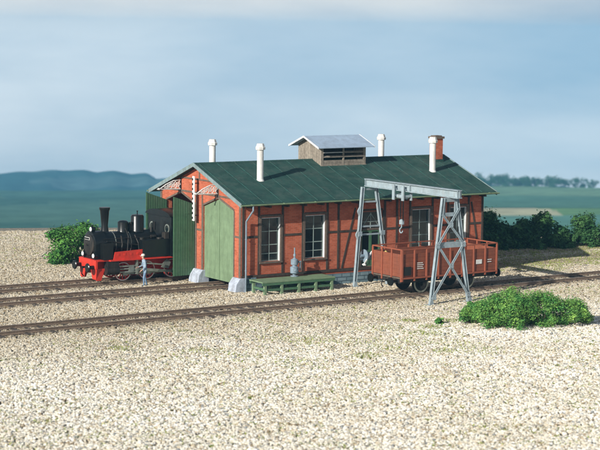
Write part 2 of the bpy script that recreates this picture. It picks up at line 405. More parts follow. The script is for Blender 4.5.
for y in (CY0-.0, CY1-.06):
    for xx in (CX0+.065, (CX0+CX1)/2-.05, CX1-.165): m.box(xx, xx+.1, y, y+.06, rz(y)-.08, cz(CY0)-.05)
    zf = rz(CY0)
    for i in range(2):
        a = CX0+.17 if i == 0 else (CX0+CX1)/2+.055; b = (CX0+CX1)/2-.055 if i == 0 else CX1-.17
        for k in range(2): m.box(a, b, y+.01, y+.05, zf-.02+k*.17, zf+.14+k*.17)
m.split('lantern_frame', M['grey_wood'], cup)
m = MB(); m.box(CX0+.07, CX1-.07, CYM-.05, CYM+.05, 6.6, 7.9); m.build('lantern_inside', M['dark'], cup)
for y, sg in ((CY0+.04, -1), (CY1-.04, 1)):
    for i in range(2):
        a = CX0+.17 if i == 0 else (CX0+CX1)/2+.055; b = (CX0+CX1)/2-.055 if i == 0 else CX1-.17
        for k in range(2):
            zc = 6.94+k*.24; t_ = .12 if not (i == 0 and k == 1 and sg < 0) else .02
            s_ = MB(); s_.bar((a+.01, y+sg*.0, zc), (b-.01, y, zc), .16, .02, (0, sg*t_*6, 1) if t_ > .05 else (0, sg*.2, 1))
            s_.build('louvre', M['label'] if t_ < .05 else M['grey_wood'], cup)  # one front slat is white: the sunlight it catches is put into its colour
m = MB()
for ye in (cy_e0, cy_e1): m.prism([(ye, CE), (CYM, CRD), (CYM, CRD-.05), (ye, CE-.05)], 'x', 7.14, 11.08)
cr_ = m.build('lantern_roof', M['zinc'], cup)
m = MB()
for xx in (7.10, 11.083):
    m.prism([(cy_e0-.01, CE+.02), (CYM, CRD+.02), (cy_e1+.01, CE+.02), (cy_e1+.01, CE-.09), (CYM, CRD-.09), (cy_e0-.01, CE-.09)], 'x', xx, xx+.037)
m.split('roof_edge', M['zinc_edge'], cr_)

# ---- wrought iron brackets and gauge board
def scroll(cx, cz_, r0, turns, sgn, n=18):
    return [(cx+sgn*(r0*(1-.75*i/n))*math.cos(2*PI*turns*i/n), cz_+(r0*(1-.75*i/n))*math.sin(2*PI*turns*i/n)) for i in range(n+1)]
def bracket(y, zc):
    b = MB()
    b.box(-.06, -.036, y-.05, y+.05, zc-.45, zc+.42)
    o = b.build('lamp_bracket', M['black'], shed)
    m = MB()
    def tb(pts, r=.022): m.tube([Vector((p[0], y, p[1])) for p in pts], r, 6)
    tb([(-.05, zc+.27), (-.5, zc+.25), (-1.0, zc+.05), (-1.38, zc-.19)], .03)
    tb([(-.05, zc-.24), (-1.38, zc-.21), (-1.5, zc-.16)], .032)
    tb(scroll(-.22, zc, .17, 1.5, 1)); tb(scroll(-.55, zc+.0, .17, 1.5, -1)); tb(scroll(-.83, zc-.06, .12, 1.4, 1)); tb(scroll(-1.05, zc-.1, .09, 1.3, -1))
    tb([(-.1, zc+.24), (-.38, zc-.2), (-.68, zc+.16), (-.95, zc-.2)], .018)
    tb([(-.1, zc-.2), (-.38, zc+.22), (-.68, zc-.2)], .018)
    m.lathe((-1.38, y, zc-.2), (-1, 0, -.05), [(0, .055), (.06, .07), (.2, .01)], 8)
    m.build('scrollwork', M['label'], o, smooth=True)
bracket(2.42, 5.44); bracket(6.55, 5.38)
g = MB(); g.box(-.36, -.33, 4.43, 4.67, 3.52, 6.02)
gb = g.build('gauge_board', M['label'], shed)
g = MB()
for i in range(9): g.box(-.375, -.361, 4.57, 4.68, 3.62+i*.27, 3.62+i*.27+.13)
g.split('gauge_mark', M['black'], gb)
g = MB()
for z in (3.8, 5.6): g.box(-.329, -.004, 4.53, 4.57, z, z+.05)
g.split('stay', M['black'], gb)
# interior
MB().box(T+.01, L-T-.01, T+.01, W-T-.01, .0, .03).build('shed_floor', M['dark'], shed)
m = MB()
for xx in (4.2, 8.4, 12.6):
    m.box(xx-.1, xx+.1, T, W-T, 4.45, 4.7)
m.build('tie_beam', M['timber'], shed)

# ================================================================== tracks
TY, TS = -5.3078, .0243
def track(name, yc, ang, x0, x1, label, vis):
    """origin at (0, yc); rails run along local x"""
    t = empty(name, (0, yc, 0), ang, label=label, cat='railway track', group='standard gauge tracks side by side in the yard')
    for s_ in (-1, 1):
        y = s_*.7525
        pr = [(y-.07, .085), (y+.07, .085), (y+.07, .10), (y+.018, .115), (y+.018, .20), (y+.038, .212), (y+.038, .25), (y-.038, .25), (y-.038, .212), (y-.018, .20), (y-.018, .115), (y-.07, .10)]
        m = MB(); m.prism(pr, 'x', x0, x1)
        m.cur = 1; m.box(x0, x1, y-.034, y+.034, .2502, .2535)
        m.build('rail', [M['rust'], M['railtop']], t)
    xs = []; x = x0+.3
    while x < x1-.2: xs.append(x); x += .66
    xs.sort(key=lambda q: abs(q-vis)); near, far = xs[:100], xs[100:]
    base = None
    for x in near:
        if base is None:
            m = MB(); m.box(-.13, .13, -1.28, 1.28, -.06, .105)
            for s_ in (-1, 1):
                for dy in (-.1, .1): m.box(-.06, .06, s_*.7525+dy-.025, s_*.7525+dy+.025, .105, .135)
            base = m.build('sleeper', M['sleeper'], t); o = base
        else:
            o = base.copy(); COL.objects.link(o); o.parent = t
        o.location = (x, rnd.uniform(-.05, .05), rnd.uniform(-.05, .004)); o.rotation_euler = (0, 0, rnd.uniform(-.02, .02))
    if far:
        m = MB()
        for x in far: m.box(x-.13, x+.13, -1.28, 1.28, -.06, .105)
        m.build('sleeper', M['sleeper'], t)['kind'] = 'stuff'
    return t
track('railway_track', TY, math.atan(TS), -70, 75, 'rusty railway track in front carrying the red open wagon, passing under the gantry', 5)
track('railway_track', 2.30, 0, -60, 15.5, 'rusty railway track leading to the closed green gates', -18)
track('railway_track', 6.56, 0, -60, 15.5, 'rusty railway track under the black steam locomotive, leading to the open gates', -18)

# ================================================================== open freight wagon
def tl(x): return (x, TY+TS*x, 0)
wx = 9.3
wag = empty('freight_wagon', tl(wx), math.atan(TS), label='red-brown open freight wagon with low boarded sides under the gantry crane', cat='freight wagon')
HL, HW, Z0, Z1 = 3.33, 1.30, 1.22, 2.66
m = MB(); m.box(-HL+.02, HL-.02, -HW+.02, HW-.02, 1.13, 1.20); m.build('floor', M['timber2'], wag)
for s_ in (-1, 1):
    m = MB()
    for k in range(6):
        z = Z0+k*.205
        m.box(-HL+.04, HL-.04, s_*(HW-.05)-.025, s_*(HW-.05)+.025, z+.004, z+.197)
    m.box(-HL+.04, HL-.04, s_*(HW-.05)-.015, s_*(HW-.05)+.015, Z0, Z0+1.22)
    m.build('side_board', M['wagon'], wag, bevel=.006)
for s_ in (-1, 1):
    m = MB()
    for k in range(6):
        z = Z0+k*.205
        m.box(s_*(HL-.05)-.025, s_*(HL-.05)+.025, -HW+.1, HW-.1, z+.004, z+.197)
    m.box(s_*(HL-.05)-.015, s_*(HL-.05)+.015, -HW+.1, HW-.1, Z0, Z0+1.22)
    m.build('end_board', M['wagon'], wag, bevel=.006)
m = MB(); nb = 8
for s_ in (-1, 1):
    for i in range(nb+1):
        x = -HL+.045+(2*HL-.09)*i/nb
        m.box(x-.045, x+.045, s_*HW-.035+(.0), s_*HW+.035, 1.0, Z1)
    m.box(-HL, HL, s_*(HW-.02)-.03, s_*(HW-.02)+.03, Z1, Z1+.06)
    m.box(-HL, HL, s_*(HW)-.045, s_*(HW)+.02, Z0-.1, Z0-.01)
    for y in (-HW+.06, -.42, .42, HW-.06):
        m.box(s_*HL-.03, s_*HL+.04, y-.045, y+.045, .98, Z1)
    m.box(s_*(HL-.02)-.03, s_*(HL-.02)+.03, -HW+.011, HW-.011, Z1, Z1+.06)
m.split('stanchion', M['wagon_post'], wag, bevel=.006)
m = MB()
for s_ in (-1, 1):
    m.box(-HL+.05, HL-.05, s_*.95-.05, s_*.95+.05, .86, 1.12)
for x in (-HL+.1, -1, 1, HL-.1): m.box(x-.07, x+.07, -1.2, 1.2, .90, 1.11)
m.split('underframe', M['blackiron'], wag)
for sx in (-1, 1):
    for sy in (-1, 1):
        b = MB(); x = sx*HL
        b.cyl((x-.1*sx, sy*.87, 1.0), (x+.38*sx, sy*.87, 1.0), .09, n=12); b.cyl((x+.38*sx, sy*.87, 1.0), (x+.46*sx, sy*.87, 1.0), .24, .22, n=18)
        b.build('buffer', M['black'], wag, smooth=True)
    b = MB(); b.box(sx*HL-.05, sx*HL+.3, -.05, .05, .9, 1.0); b.tube([(sx*(HL+.28), 0, .95), (sx*(HL+.34), 0, .75), (sx*(HL+.22), 0, .6)], .03)
    b.build('coupling', M['black'], wag)
for sx in (-1, 1):
    x = sx*1.62; b = MB(); b.cyl((x, -.85, .75), (x, .85, .75), .07, n=12)
    for sy in (-1, 1):
        b.lathe((x, sy*.68, .75), (0, sy, 0), [(0, .53), (.03, .53), (.04, .5), (.14, .5)], 28)
    ax = b.build('wheelset', M['blackiron'], wag, smooth=True)
    b = MB()
    for sy in (-1, 1):
        y = sy*.825
        n = 28; ri, ro = .40, .49
        vs = [(x+r_*math.cos(2*PI*i/n), y+dy, .75+r_*math.sin(2*PI*i/n)) for dy in (0, sy*.008) for r_ in (ri, ro) for i in range(n)]
        fs = []
        for i in range(n):
            j = (i+1) % n; fs += [(i, j, n+j, n+i), (2*n+i, 2*n+j, 3*n+j, 3*n+i), (i, j, 2*n+j, 2*n+i), (n+i, n+j, 3*n+j, 3*n+i)]
        b.add(vs, fs)
    b.build('tyre', M['steel'], ax)
    for sy in (-1, 1):
        g = MB(); y = sy*.98
        g.prism([(x-.28, .86), (x+.28, .86), (x+.12, .5), (x-.12, .5)], 'y', y-.02, y+.02)
        g.box(x-.12, x+.12, y+sy*.02, y+sy*.14, .64, .86)
        for k in range(4): g.box(x-.5+k*.1, x+.5-k*.1, y-.05*1, y+.05, .99-k*.04-.03, .99-k*.04)
        g.build('axle_box', M['blackiron'], wag)
# boards with illegible small markings
m = MB(); m.box(-HL+.17, -HL+.62, -HW-.005, -HW+.03-.06, 1.62-.3, 1.78); m.build('label_board', M['black'], wag)
m = MB()
for k in range(4): m.box(-2.28, -1.85-.06*(k % 2), -HW-.002, -HW+.01, 1.62+k*.1, 1.66+k*.1)
m.box(-3.03, -2.86, -HW-.012, -HW-.006, 1.52, 1.6)
m.box(1.82, 2.22, -HW-.006, -HW+.01, 1.62, 1.86); m.box(2.62, 2.92, -HW-.004, -HW+.01, 1.80, 1.84); m.box(2.62, 2.9, -HW-.004, -HW+.01, 1.68, 1.72)
m.build('marking', M['label'], wag)
sd = MB(); sd.lathe((-2.72, .88, 1.2), (0, 0, 1), [(0, .4), (.5, .32), (.95, .22), (1.22, .03)], 14); so = sd.build('sand_heap', M['sand'], None, smooth=True)
so.location = (wx, TY+TS*wx, 0); so.rotation_euler = (0, 0, math.atan(TS)); tag(so, 'small yellow heap of sand in the near left corner of the open wagon', 'sand heap')
so['label'] = 'small yellow sand heap lying in the corner of the red-brown open wagon'

# ================================================================== gantry crane
GX, YN, YF = 7.50, -8.62, -1.30
gan = empty('gantry_crane', (0, 0, 0), label='pale blue-grey steel gantry crane spanning the front track above the wagon', cat='gantry crane')
def ibar(m, a, b, w, d, up):
    """two flanges and a web"""
    a, b, up = Vector(a), Vector(b), Vector(up); dd = (b-a).normalized(); sd = dd.cross(up).normalized(); up2 = sd.cross(dd)
    m.bar(a+sd*(w/2), b+sd*(w/2), .022, d, up2); m.bar(a-sd*(w/2), b-sd*(w/2), .022, d, up2); m.bar(a, b, w-.02, .018, up2)
ZB = 5.60
for y, xt0, xt1, xb0, xb1, near in ((YN, 6.98, 7.88, 6.28, 8.82, 1), (YF, 7.08, 7.98, 6.62, 8.90, 0)):
    def px(side, z): return (xb0+(xt0-xb0)*z/ZB) if side == 0 else (xb1+(xt1-xb1)*z/ZB)
    for side in (0, 1):
        m = MB(); ibar(m, (px(side, .04), y, .04), (px(side, ZB), y, ZB), .15, .16, (0, 1, 0))
        lg = m.build('leg', M['steel_blue'], gan)
        f_ = MB(); xx = px(side, 0); f_.box(xx-.22, xx+.22, y-.2, y+.2, -.05, .07); f_.prism([(xx-.15, .07), (xx+.15, .07), (xx+.06, .36), (xx-.06, .36)], 'y', y-.13, y-.11)
        f_.build('base_plate', M['steel_blue'], lg)
    m = MB()
    def cross(z0, z1, s0): ibar(m, (px(s0, z0), y-(.11 if s0 else .09), z0), (px(1-s0, z1), y-(.11 if s0 else .09), z1), .09, .05, (0, 1, 0))
    if near:
        cross(.35, 3.1, 0); cross(.35, 3.1, 1); cross(3.2, 5.0, 0); cross(3.2, 4.75, 1)
        m.box(px(0, 3.1)+.08, px(1, 3.1)-.08, y-.03, y+.03, 2.98, 3.28)
        # head plate with rectangular hole
        a, b, c, d_ = px(0, 5)+.08, px(1, 5)-.08, 4.62, ZB
        m.box(a, a+.14, y-.03, y+.03, c, d_); m.box(b-.16, b, y-.03, y+.03, c, d_); m.box(a+.14, b-.16, y-.03, y+.03, c, c+.2); m.box(a+.14, b-.16, y-.03, y+.03, d_-.22, d_)
    else:
        for z in (5.42, 4.72, 3.35, 2.9): m.box(px(0, z)+.08, px(1, z)-.08, y-.03, y+.03, z, z+.09)
        for z in (4.2, 2.9): m.prism([(px(0, z)-.09, z-.25), (px(0, z)-.2, z), (px(0, z)-.2, z+.1), (px(0, z)-.07, z+.3)], 'y', y-.05, y+.05)
    m.split('bracing', M['steel_blue'], gan)
for y, sg, pts in ((YN, -1, ((6.60, 3.12), (8.30, 3.12), (7.45, 4.17), (7.53, 2.02), (6.42, .45), (8.70, .45))), (YF, -1, ((6.86, 3.0), (8.42, 3.0)))):
    for gx_, gz_ in pts:
        gp = MB(); gp.box(gx_-.13, gx_+.13, y-.155, y-.14, gz_-.13, gz_+.13)
        for dx in (-.07, .07):
            for dz in (-.07, .07): gp.cyl((gx_+dx, y-.155, gz_+dz), (gx_+dx, y-.175, gz_+dz), .02, n=6)
        gp.build('gusset_plate', M['steel_blue'], gan)
wn = MB(); wn.cyl((6.95, YF-.02, 1.75), (8.35, YF-.02, 1.75), .09, n=14); wn.cyl((7.3, YF-.02, 1.75), (8.0, YF-.02, 1.75), .19, n=18)
wn.cyl((7.22, YF-.02, 1.75), (7.26, YF-.02, 1.75), .36, n=24)
wi = wn.build('winch', M['pipe_blue'], gan, smooth=True)
wn = MB(); wn.box(6.98, 8.55, YF+.05, YF+.12, 1.5, 1.62); wn.build('winch_bearer', M['steel_blue'], wi)
wn = MB(); wn.bar((7.6, YF-.25, 2.0), (6.98, YF-.3, 1.25), .05, .07); wn.cyl((7.02, YF-.45, 1.3), (7.02, YF-.2, 1.3), .05, n=10); wn.build('crank', M['label'], wi)
m = MB(); y0, y1 = -9.42, -1.12; xb = 7.45
m.box(xb-.15, xb+.15, y0, y1, 6.0, 6.04); m.box(xb-.15, xb+.15, y0, y1, ZB+.01, ZB+.06); m.box(xb-.03, xb+.03, y0, y1, ZB+.06, 6.0)
for i in range(3):
    y = y0+.05+(y1-y0-.1)*i/2
    for sx in (-1, 1): m.box(xb+sx*.03, xb+sx*.14, y-.012, y+.012, ZB+.06, 6.0)
m.build('beam', M['steel_blue'], gan)
m = MB(); YT = -4.45
for dy in (-.42, .42):
    m.box(xb-.3, xb-.24, YT+dy-.1, YT+dy+.1, 5.12, 5.95); m.box(xb+.24, xb+.3, YT+dy-.1, YT+dy+.1, 5.12, 5.95); m.box(xb-.24, xb+.24, YT+dy-.06, YT+dy+.06, 5.3, 5.42)
    for sx in (-1, 1): m.cyl((xb+sx*.22, YT+dy, 5.70), (xb+sx*.10, YT+dy, 5.70), .08, n=12)
m.cyl((xb, YT-.42, 5.30), (xb, YT+.42, 5.30), .11, n=14)
tr = m.build('trolley', M['steel_blue'], gan)
m = MB(); z = 5.2; i = 0
for dy in (-.12, .12):
    z = 5.25; i = 0
    while z > 3.95:
        m.box(xb-(.028 if i % 2 else .012), xb+(.028 if i % 2 else .012), YT+dy-(.012 if i % 2 else .028), YT+dy+(.012 if i % 2 else .028), z-.10, z); z -= .085; i += 1
m.build('chain', M['black'], tr)
m = MB(); m.cyl((xb-.05, YT, 3.95), (xb+.05, YT, 3.95), .13, n=18)
m.box(xb-.06, xb+.06, YT-.14, YT+.14, 3.80, 4.02)
pts = [(YT+.0, 3.78), (YT, 3.64), (YT+.09, 3.57)]+[(YT+.03+.13*math.cos(q), 3.46+.13*math.sin(q)) for q in [R(60-i*30) for i in range(9)]]
m.tube([Vector((xb, a, b)) for a, b in pts], .034, 8)
m.build('hook', M['steel_blue'], tr, smooth=True)

# ================================================================== loading platform + hydrant
pl = empty('loading_platform', (0, 0, 0), label='long low green plank platform on trestle legs against the shed wall', cat='platform')
m = MB(); px0, px1, py0, py1 = .28, 5.0, -1.78, -.42
for i in range(7):
    a = py0+(py1-py0)*i/7; m.box(px0, px1, a+.008, a+(py1-py0)/7-.008, .715, .785)
m.build('deck', M['door_green'], pl, bevel=.006)
m = MB(); m.box(px0+.02, px1-.02, py0+.02, py0+.09, .58, .71); m.box(px0+.02, px1-.02, py1-.09, py1-.02, .58, .71); m.box(px0+.1, px1-.1, py0+.06, py0+.13, .26, .38)
m.split('stringer', M['door_green2'], pl)
for xx in (.5, 1.55, 2.65, 3.75, 4.8):
    for y in (py0+.1, py1-.1):
        m = MB(); m.box(xx-.07, xx+.07, y-.07, y+.07, -.05, .58); m.build('leg', M['door_green'], pl)
    m = MB(); m.box(xx-.04, xx+.04, py0+.18, py1-.18, .3, .42); m.build('cross_beam', M['door_green2'], pl)
hx, hy = 3.06, -.62
hyd = empty('hand_pump', (hx, hy, .787), label='blue-grey cast iron pump with tall rod standing on the green platform', cat='pump')
m = MB(); m.lathe((0, 0, 0), (0, 0, 1), [(0, .22), (.05, .22), (.07, .1), (.14, .1), (.16, .2), (.2, .24), (.52, .24), (.57, .13), (.62, .12), (.65, .2), (.70, .21), (.93, .21), (.98, .1), (1.04, .06)], 16)
m.build('pump_body', M['pipe_blue'], hyd, smooth=True)
m = MB(); m.cyl((0, 0, 1.02), (0, 0, 1.58), .035, n=10); m.cyl((0, 0, 1.1), (0, 0, 1.24), .07, n=10); m.build('rod', M['pipe_blue'], hyd)
m = MB(); m.cyl((-.1, -.2, .36), (-.1, -.36, .36), .07, n=12); m.cyl((.18, -.1, .8), (.34, -.1, .8), .06, n=12); m.box(.28, .33, -.14, -.06, .3, .8)
m.build('outlet', M['pipe_blue'], hyd)

# ================================================================== steam locomotive
LY = 6.56
loc = empty('steam_locomotive', (0, LY, 0), label='black and red small steam locomotive half inside the shed through the open gates', cat='steam locomotive')
def lb(name, m, mt, parent=None, **k): return m.build(name, mt, parent or loc, **k)
X0 = -5.86
# boiler along x
m = MB(); m.lathe((-5.1, 0, 2.28), (1, 0, 0), [(0, .66), (3.2, .66)], 32)
boiler = lb('boiler', m, M['black'], smooth=True)
m = MB()
for xx in (-4.50, -3.55): m.lathe((xx, 0, 2.28), (1, 0, 0), [(0, .662), (.004, .674), (.036, .674), (.04, .662)], 32)
lb('boiler_band', m, M['steel'], boiler, smooth=True)
m = MB(); m.lathe((-5.80, 0, 2.28), (1, 0, 0), [(0, .70), (.02, .74), (.72, .74), (.74, .7)], 32)
m.box(-5.78, -5.08, -.73, .73, 1.5, 2.3)
m.box(-5.50, -4.90, -1.12, -.74, 1.5, 2.42); m.box(-5.50, -4.90, .74, 1.12, 1.5, 2.42)
sb = lb('smokebox', m, M['black'], smooth=True)
m = MB(); m.lathe((-5.81, 0, 2.28), (-1, 0, 0), [(0, .6), (.05, .58), (.1, .4), (.13, .05)], 28); m.cyl((-5.93, 0, 2.28), (-6.02, 0, 2.28), .05, n=10)
m.bar((-5.99, -.15, 2.28), (-5.99, .15, 2.28), .03, .04)
lb('smokebox_door', m, M['blackiron'], sb, smooth=True)
m = MB(); m.box(-5.945, -5.925, -.30, .30, 2.56, 2.70); lb('number_plate', m, M['label'], sb)
m = MB(); m.box(-5.96, -5.946, -.27, .27, 2.58, 2.68); lb('plate_face', m, M['black'], sb)
m = MB(); m.lathe((-4.86, 0, 2.88), (0, 0, 1), [(0, .33), (.1, .22), (.42, .185), (1.25, .26), (1.30, .30), (1.42, .30), (1.43, .22)], 24)
lb('chimney', m, M['black'], smooth=True)
m = MB(); m.lathe((-3.72, 0, 2.85), (0, 0, 1), [(0, .34), (.1, .30), (.58, .30), (.66, .2), (.68, .02)], 22); lb('sand_dome', m, M['black'], smooth=True)
m = MB(); m.lathe((-2.82, 0, 2.85), (0, 0, 1), [(0, .42), (.1, .37), (.86, .37), (.95, .3), (.99, .02)], 26); m.cyl((-2.82, 0, 3.8), (-2.82, 0, 4.0), .03, n=8); m.cyl((-2.82, 0, 3.98), (-2.82, 0, 4.03), .05, n=8)
lb('steam_dome', m, M['black'], smooth=True)
m = MB(); m.cyl((-3.28, -.1, 2.85), (-3.28, -.1, 3.3), .06, n=10); m.cyl((-3.28, -.1, 3.3), (-3.28, -.1, 3.42), .11, n=12); m.cyl((-3.22, .2, 2.85), (-3.22, .2, 3.34), .09, n=10)
lb('whistle', m, M['black'], smooth=True)
# handrail and pipes
m = MB(); m.tube([(-5.3, -.76, 2.62), (-2.1, -.76, 2.62)], .018, 6); m.tube([(-5.1, -.72, 2.5), (-4.2, -.74, 2.35), (-3.2, -.76, 2.2), (-2.1, -.78, 2.1)], .03, 6); m.split('handrail', M['blackiron'], loc)
m = MB()
m.tube([(-4.2, -.70, 2.75), (-4.2, -.86, 2.3), (-4.35, -.9, 1.6)], .035, 8); m.tube([(-3.3, -.60, 2.75), (-3.2, -.86, 2.3), (-3.2, -.95, 1.9)], .03, 8); m.tube([(-3.72, -.28, 3.1), (-3.72, -.66, 2.7), (-3.9, -.9, 2.0), (-4.1, -1.0, 1.5)], .028, 8)
m.build('boiler_pipe', M['blackiron'], boiler)
m = MB(); m.cyl((-3.05, -.98, 2.5), (-3.05, -.98, 2.62), .12, n=12); m.cyl((-1.95, -1.0, 2.5), (-1.95, -1.0, 2.58), .16, n=14); m.box(-1.7, -1.45, -1.2, -.8, 2.5, 2.85); m.cyl((-2.35, -.72, 2.62), (-2.05, -.72, 2.62), .09, n=12); m.cyl((-2.2, -.5, 2.85), (-2.2, -.5, 3.12), .07, n=10); m.cyl((-1.75, .0, 2.9), (-1.75, .0, 3.35), .09, n=10)
m.build('fittings', M['steel'] if 0 else M['blackiron'], boiler, smooth=True)
m = MB()
for i in range(14):
    q = 2*PI*i/14; m.sphere((-5.83, .67*math.cos(q), 2.28+.67*math.sin(q)), .022, 6)
for i in range(8):
    for z in (1.58, 2.36): m.sphere((-5.46+i*.075, -1.122, z), .014, 6)
m.build('rivet', M['blackiron'], sb)
# side tank + cab
m = MB()
for s_ in (-1, 1): m.box(-3.15, -1.35, s_*.98-.30, s_*.98+.30, 1.52, 2.5)
m.split('side_tank', M['black'], loc, bevel=.03)
m = MB(); cx0, cx1 = -1.38, 1.3
m.box(cx0, cx0+.04, -1.36, 1.36, 1.5, 3.72); m.box(cx1-.04, cx1, -1.36, 1.36, 1.5, 3.72)
for s_ in (-1, 1):
    m.box(cx0+.04, cx1-.04, s_*1.34-.02, s_*1.34+.02, 1.5, 2.5); m.box(cx0+.04, cx0+.5, s_*1.34-.02, s_*1.34+.02, 2.5, 3.72); m.box(cx1-.5, cx1-.04, s_*1.34-.02, s_*1.34+.02, 2.5, 3.72)
cab = lb('cab', m, M['black'])
pr = [(-1.46, 3.72)]+[(1.46*math.sin(R(a)), 3.70+.36*math.cos(R(a))) for a in range(-80, 81, 10)]+[(1.46, 3.72)]
m = MB(); m.prism(pr, 'x', cx0-.15, cx1+.2); lb('cab_roof', m, M['black'], cab, smooth=True)
for s_ in (-1, 1):
    m = MB(); m.lathe((cx0-.002, s_*.88, 3.02), (-1, 0, 0), [(0, .26), (.03, .26), (.035, .2), (.0351, .01)], 20); w_ = lb('cab_window', m, M['steel'], cab)
    m = MB(); m.lathe((cx0-.038, s_*.88, 3.02), (-1, 0, 0), [(0, .19), (.004, .19)], 20); lb('pane', m, M['glass'], w_)
m = MB(); m.box(-1.1, -.7, -1.365, -1.362, 1.75, 1.87); lb('number_plate', m, M['label'], cab)
# running board, frame (red)
m = MB(); m.box(X0+.7, 1.4, -1.32, 1.32, 1.43, 1.5); m.box(X0+.045, X0+.7, -1.08, 1.08, 1.43, 1.5); lb('running_board', m, M['red'])
for s_ in (-1, 1):
    m = MB(); m.prism([(-4.95, 1.5), (-1.75, 1.5), (-2.35, 2.03), (-4.85, 1.93)], 'y', s_*1.22-.02, s_*1.22+.02)
    m.box(-5.7, 1.3, s_*.60-.03, s_*.60+.03, .62, 1.42)
    for i in range(6): m.box(-4.7+i*.4, -4.58+i*.4, s_*1.245-.01, s_*1.245+.012, 1.72, 1.84)
    lb('main_frame', m, M['red'])
m = MB(); m.box(X0-.08, X0+.04, -1.06, 1.02, 1.02, 1.50); bb = lb('buffer_beam', m, M['red'], bevel=.01)
m = MB()
for s_ in (-1, 1):
    m.prism([(X0-.05, 1.02), (X0+.55, 1.02), (X0+.3, .36), (X0+.02, .36)], 'y', s_*.93-.025, s_*.93+.025)
    m.prism([(s_*1.04, 1.02), (s_*.30, 1.02), (s_*.5, .42), (s_*.95, .42)], 'x', X0-.02, X0+.01)
m.split('rail_guard', M['red'], loc)
for s_ in (-1, 1):
    m = MB(); m.cyl((X0-.06, s_*.80, 1.1), (X0-.42, s_*.80, 1.1), .11, n=14); m.lathe((X0-.42, s_*.80, 1.1), (-1, 0, 0), [(0, .25), (.05, .26), (.09, .22)], 20)
    lb('buffer', m, M['black'], smooth=True)
m = MB(); m.box(X0-.4, X0-.05, -.05, .05, 1.0, 1.1); m.tube([(X0-.35, 0, 1.05), (X0-.42, 0, .7), (X0-.3, 0, .55)], .035); lb('coupling', m, M['black'])
# lamps
for (x, y, z) in ((-5.62, 0, 3.12), (X0+.05, -.68, 1.72), (X0+.05, .62, 1.72)):
    m = MB(); m.cyl((x+.12, y, z), (x-.1, y, z), .14, n=16); m.cyl((x, y, z+.1), (x, y, z+.24), .05, n=8); m.box(x-.03, x+.03, y-.04, y+.04, z-.26, z-.1); lp = lb('headlight', m, M['black'], smooth=True)
    m = MB(); m.cyl((x-.1, y, z), (x-.125, y, z), .125, .11, n=16); lb('lens', m, M['whitewall'], lp)
# cylinders, wheels, rods
for s_ in (-1, 1):
    m = MB(); m.lathe((-5.35, s_*1.03, .92), (1, 0, 0), [(0, .2), (.01, .27), (.78, .27), (.79, .2)], 22); m.box(-5.3, -4.62, s_*1.03-.24, s_*1.03+.24, 1.05, 1.42)
    lb('cylinder', m, M['blackiron'], smooth=True)
def spokewheel(x, y, r, s_):
    m = MB(); n = 36
    m.lathe((x, y-.06, .25+r), (0, 1, 0), [(0, r*.2), (.12, r*.2)], 14)
    # rim as ring
    ri, ro = r*.84, r
    vs = [(x+q*math.cos(2*PI*i/n), y+dy, .25+r+q*math.sin(2*PI*i/n)) for dy in (-.06, .06) for q in (ri, ro) for i in range(n)]
    fs = []
    for i in range(n):
        j = (i+1) % n; fs += [(i, j, n+j, n+i), (2*n+i, 2*n+j, 3*n+j, 3*n+i), (i, j, 2*n+j, 2*n+i), (n+i, n+j, 3*n+j, 3*n+i)]
    m.add(vs, fs)
    for k in range(12):
        q = 2*PI*k/12; m.bar((x+.15*r*math.cos(q), y, .25+r+.15*r*math.sin(q)), (x+.86*r*math.cos(q), y, .25+r+.86*r*math.sin(q)), .05, .06, (0, 1, 0))
    w_ = lb('wheel', m, M['red'], smooth=True)
    t = MB(); yo = y+s_*.061
    vs = [(x+q*math.cos(2*PI*i/n), yo+dy, .25+r+q*math.sin(2*PI*i/n)) for dy in (0, s_*.012) for q in (r*.9, r*.99) for i in range(n)]
    t.add(vs, fs); lb('tyre', t, M['whitewall'], w_)
for xx in (-4.15, -2.65, -1.05):
    for s_ in (-1, 1): spokewheel(xx, s_*.75, .52, s_)
for s_ in (-1, 1):
    m = MB(); y = s_*.96
    m.bar((-4.15, y, .66), (-1.05, y, .66), .05, .12); 
    for xx in (-4.15, -2.65, -1.05): m.cyl((xx, s_*.82, .66), (xx, s_*1.02, .66), .10, n=12)
    lb('coupling_rod', m, M['steel'])
    m = MB(); y = s_*1.12
    m.box(-4.56, -3.45, y-.06, y+.06, 1.06, 1.14); m.box(-4.56, -3.45, y-.06, y+.06, .74, .82); m.cyl((-4.56, y, .94), (-3.7, y, .94), .045, n=10); m.box(-3.95, -3.65, y-.07, y+.07, .80, 1.08)
    m.box(-3.52, -3.40, y-.1, y+.1, .62, 1.42)
    lb('crosshead_guide', m, M['steel'])
    m = MB(); m.bar((-3.75, y+s_*.02, .94), (-1.1, y+s_*.02, .62), .06, .15); m.cyl((-1.1, y-.05, .62), (-1.1, y+.07, .62), .15, n=14); m.bar((-3.3, y, 1.25), (-1.4, y, 1.0), .05, .08); m.prism([(-1.9, .9), (-1.45, .8), (-1.3, 1.15), (-1.55, 1.35), (-1.75, 1.2)], 'y', y-.03, y+.03)
    lb('connecting_rod', m, M['steel'])
for s_ in (-1, 1):
    m = MB()
    for z in (.5, .85): m.box(-.95, -.5, s_*1.22-.14, s_*1.22+.14, z, z+.03)
    m.box(-.95, -.92, s_*1.1-.02, s_*1.1+.02, .5, 1.43); m.box(-.53, -.5, s_*1.1-.02, s_*1.1+.02, .5, 1.43)
    lb('cab_step', m, M['blackiron'])

